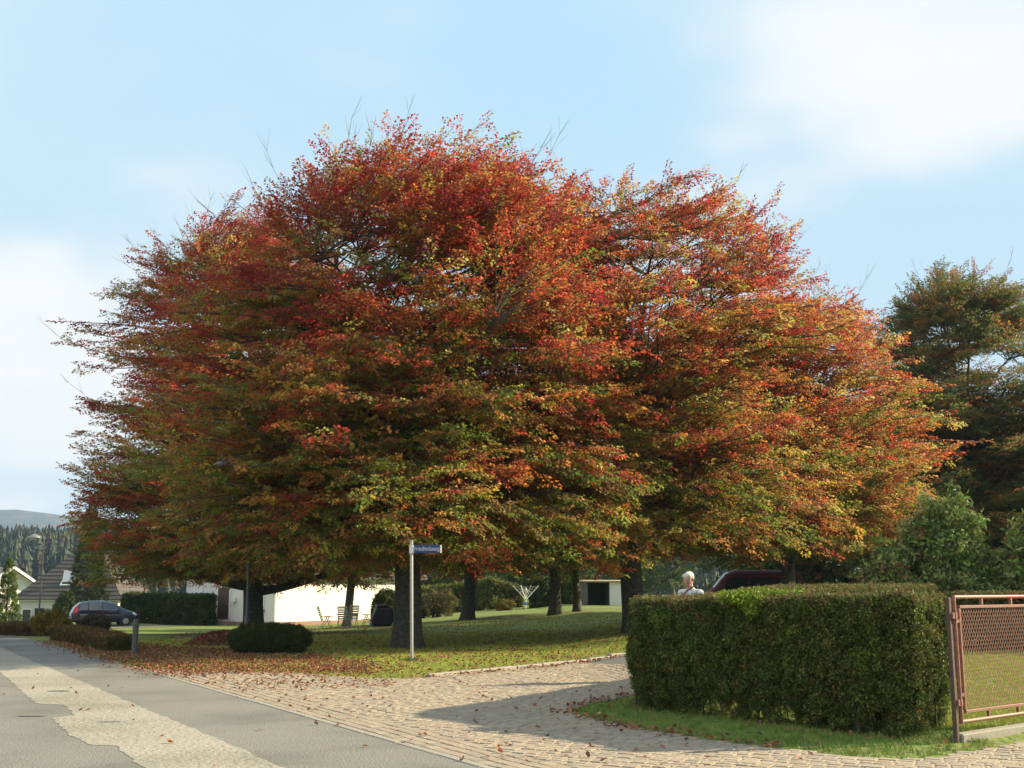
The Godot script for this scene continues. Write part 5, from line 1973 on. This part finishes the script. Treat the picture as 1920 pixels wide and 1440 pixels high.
func strip_poly(pts, w0, w1):
	var out = PackedVector2Array()
	for p in pts: out.append(p + w0)
	for i in range(pts.size() - 1, -1, -1): out.append(pts[i] + w1)
	return out

func litter():
	rng.seed = 55
	nz.seed = 9
	nz.frequency = 0.35
	# turf blades
	var st = ST()
	st.set_smooth_group(-1)
	for i in 11:
		var a = rf(0, TAU)
		var r = rf(0.0, 0.05)
		var b = Vector3(cos(a) * r, -0.01, sin(a) * r)
		var l = rf(0.03, 0.065)
		var lean = Vector3(rf(-0.6, 0.6), 1.0, rf(-0.6, 0.6)) * l
		var sd = Vector3(cos(a + 1.5), 0, sin(a + 1.5)) * 0.0035
		var v = rf(0.75, 1.3)
		st.set_color(Color(v * rf(0.9, 1.2), v, v * rf(0.8, 1.1)))
		tri(st, b - sd, b + lean * 0.55 - sd * 0.8, b + lean)
		tri(st, b - sd, b + lean, b + sd)
	st.generate_normals()
	var tuft = st.commit()
	var front = ISLAND.duplicate()
	front.append_array(PackedVector2Array([Vector2(14, 51), Vector2(-9, 45), Vector2(-13.5, 37), Vector2(-11, 31.6), Vector2(-8.4, 26.8)]))
	var pal = [4.0, Color(.33, .40, .05), 3.0, Color(.42, .46, .065), 1.5, Color(.48, .42, .13), 1.0, Color(.22, .31, .045)]
	var verge_shade_pal = [4.0, Color(.13, .23, .03), 3.0, Color(.18, .27, .04), 1.5, Color(.30, .27, .09), 1.0, Color(.09, .17, .025)]  # deeper green for the verge, with the hedge's shade mixed into the colour
	var xf = []
	var co = []
	for i in 52000:
		var q = rand_in(front)
		if q.y > 30.0 and rng.randf() < (q.y - 30.0) / 24.0: continue
		xf.append(Transform3D(Basis(Vector3.UP, rf(0, TAU)).scaled(Vector3.ONE * rf(0.7, 1.25)), G(q.x, q.y)))
		co.append(vary(pick(pal), 0.15))
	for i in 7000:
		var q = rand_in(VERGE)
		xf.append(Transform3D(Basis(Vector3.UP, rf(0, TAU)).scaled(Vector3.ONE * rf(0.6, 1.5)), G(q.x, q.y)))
		co.append(vary(pick(verge_shade_pal), 0.2))
	var back = PackedVector2Array([Vector2(5.6, 13.9), Vector2(2.9, 17.6), Vector2(10.5, 29.5), Vector2(17.0, 27.5), Vector2(11.0, 17.5)])
	for i in 26000:
		var q = rand_in(back)
		xf.append(Transform3D(Basis(Vector3.UP, rf(0, TAU)).scaled(Vector3.ONE * rf(0.7, 1.25)), G(q.x, q.y)))
		co.append(vary(pick(pal), 0.15))
	tag(multi("grass", tuft, M.dryleaf, xf, co, self), "short green turf of the lawn island, verge and garden", "grass", "", "stuff")
	# taller tuft round the sign pole
	xf = []
	co = []
	for i in 60:
		var a = rf(0, TAU)
		var r = rf(0.03, 0.28)
		xf.append(Transform3D(Basis(Vector3.UP, rf(0, TAU)).scaled(Vector3(1.2, rf(1.4, 2.8), 1.2)), G(-2.35 + cos(a) * r, 28.0 + sin(a) * r)))
		co.append(vary(Color(.07, .12, .02), 0.15))
	tag(multi("grass_tuft", tuft, M.dryleaf, xf, co, self), "taller grass tuft round the foot of the sign pole", "grass", "", "stuff")
	# leaves
	var dense = PackedVector2Array([road(13.2, 0.0), road(17, 0.0), road(22, 0.05), road(30, 0.1), Vector2(-14.4, 40.4), Vector2(-10.0, 34.5), Vector2(-7.0, 33.0), Vector2(-4.2, 29.0), Vector2(-2.6, 24.6), Vector2(-3.0, 23.1), Vector2(-4.2, 23.7), Vector2(-5.5, 24.0)])
	var lawn = ISLAND.duplicate()
	lawn.append_array(PackedVector2Array([Vector2(14, 60), Vector2(-14, 58), Vector2(-12, 40), Vector2(-8.4, 27)]))
	var near_lawn = PackedVector2Array([Vector2(-5.5, 30), Vector2(-4.2, 25), Vector2(-2.3, 23.0), Vector2(-1.5, 23.2), Vector2(2.5, 29.4), Vector2(0.0, 33.0)])
	var kerbside = strip_poly([Vector2(-3.4, 23.2), Vector2(-2.5, 22.55), Vector2(-1.7, 22.75), Vector2(0.4, 25.6), Vector2(2.9, 29.6), Vector2(6.0, 34.4)], Vector2(-0.12, 0.06), Vector2(0.28, -0.22))
	var vergeside = strip_poly([Vector2(2.9, 12.7), Vector2(1.53, 14.4), Vector2(0.75, 16.5), Vector2(1.08, 17.6), Vector2(3.0, 20.6)], Vector2(-0.25, 0.0), Vector2(0.12, 0.12))
	var setts = PackedVector2Array([road(-1.0, 0.0), road(12.0, 0.0), Vector2(-4.0, 23.5), Vector2(-1.7, 22.7), Vector2(1.4, 27.2), Vector2(4.4, 22.9), Vector2(1.08, 17.5), Vector2(0.77, 16.6), Vector2(1.53, 14.4), Vector2(3.9, 11.9)])
	var roadp = PackedVector2Array([road(-1.0, -5.5), road(16.0, -5.5), road(16.0, 0.0), road(-1.0, 0.0)])
	scatter_leaves("fallen_leaves", "brown and red beech leaves strewn over lawn, setts and road edge", [
		[dense, 17000, -0.35, 0.03, 0.32], [lawn, 20000, -0.05, 0.045], [near_lawn, 1700, -0.1, 0.05], [kerbside, 900, -0.4, 0.035], [vergeside, 420, -0.3, 0.035], [setts, 260, -0.5, 0.024], [roadp, 55, -0.9, 0.02], [VERGE, 160, -0.5, 0.05]])
	# thin loose leaves spilling from the dense bank onto the setts
	var spill = PackedVector2Array([road(9.0, 0.3), road(13.2, 0.0), Vector2(-5.5, 24.0), Vector2(-3.0, 22.9), Vector2(-2.2, 22.4), Vector2(-2.0, 20.5)])
	scatter_leaves("loose_leaves", "thin scatter of leaves spilling onto the setts beside the lawn point", [[spill, 480, -0.3, 0.024]])
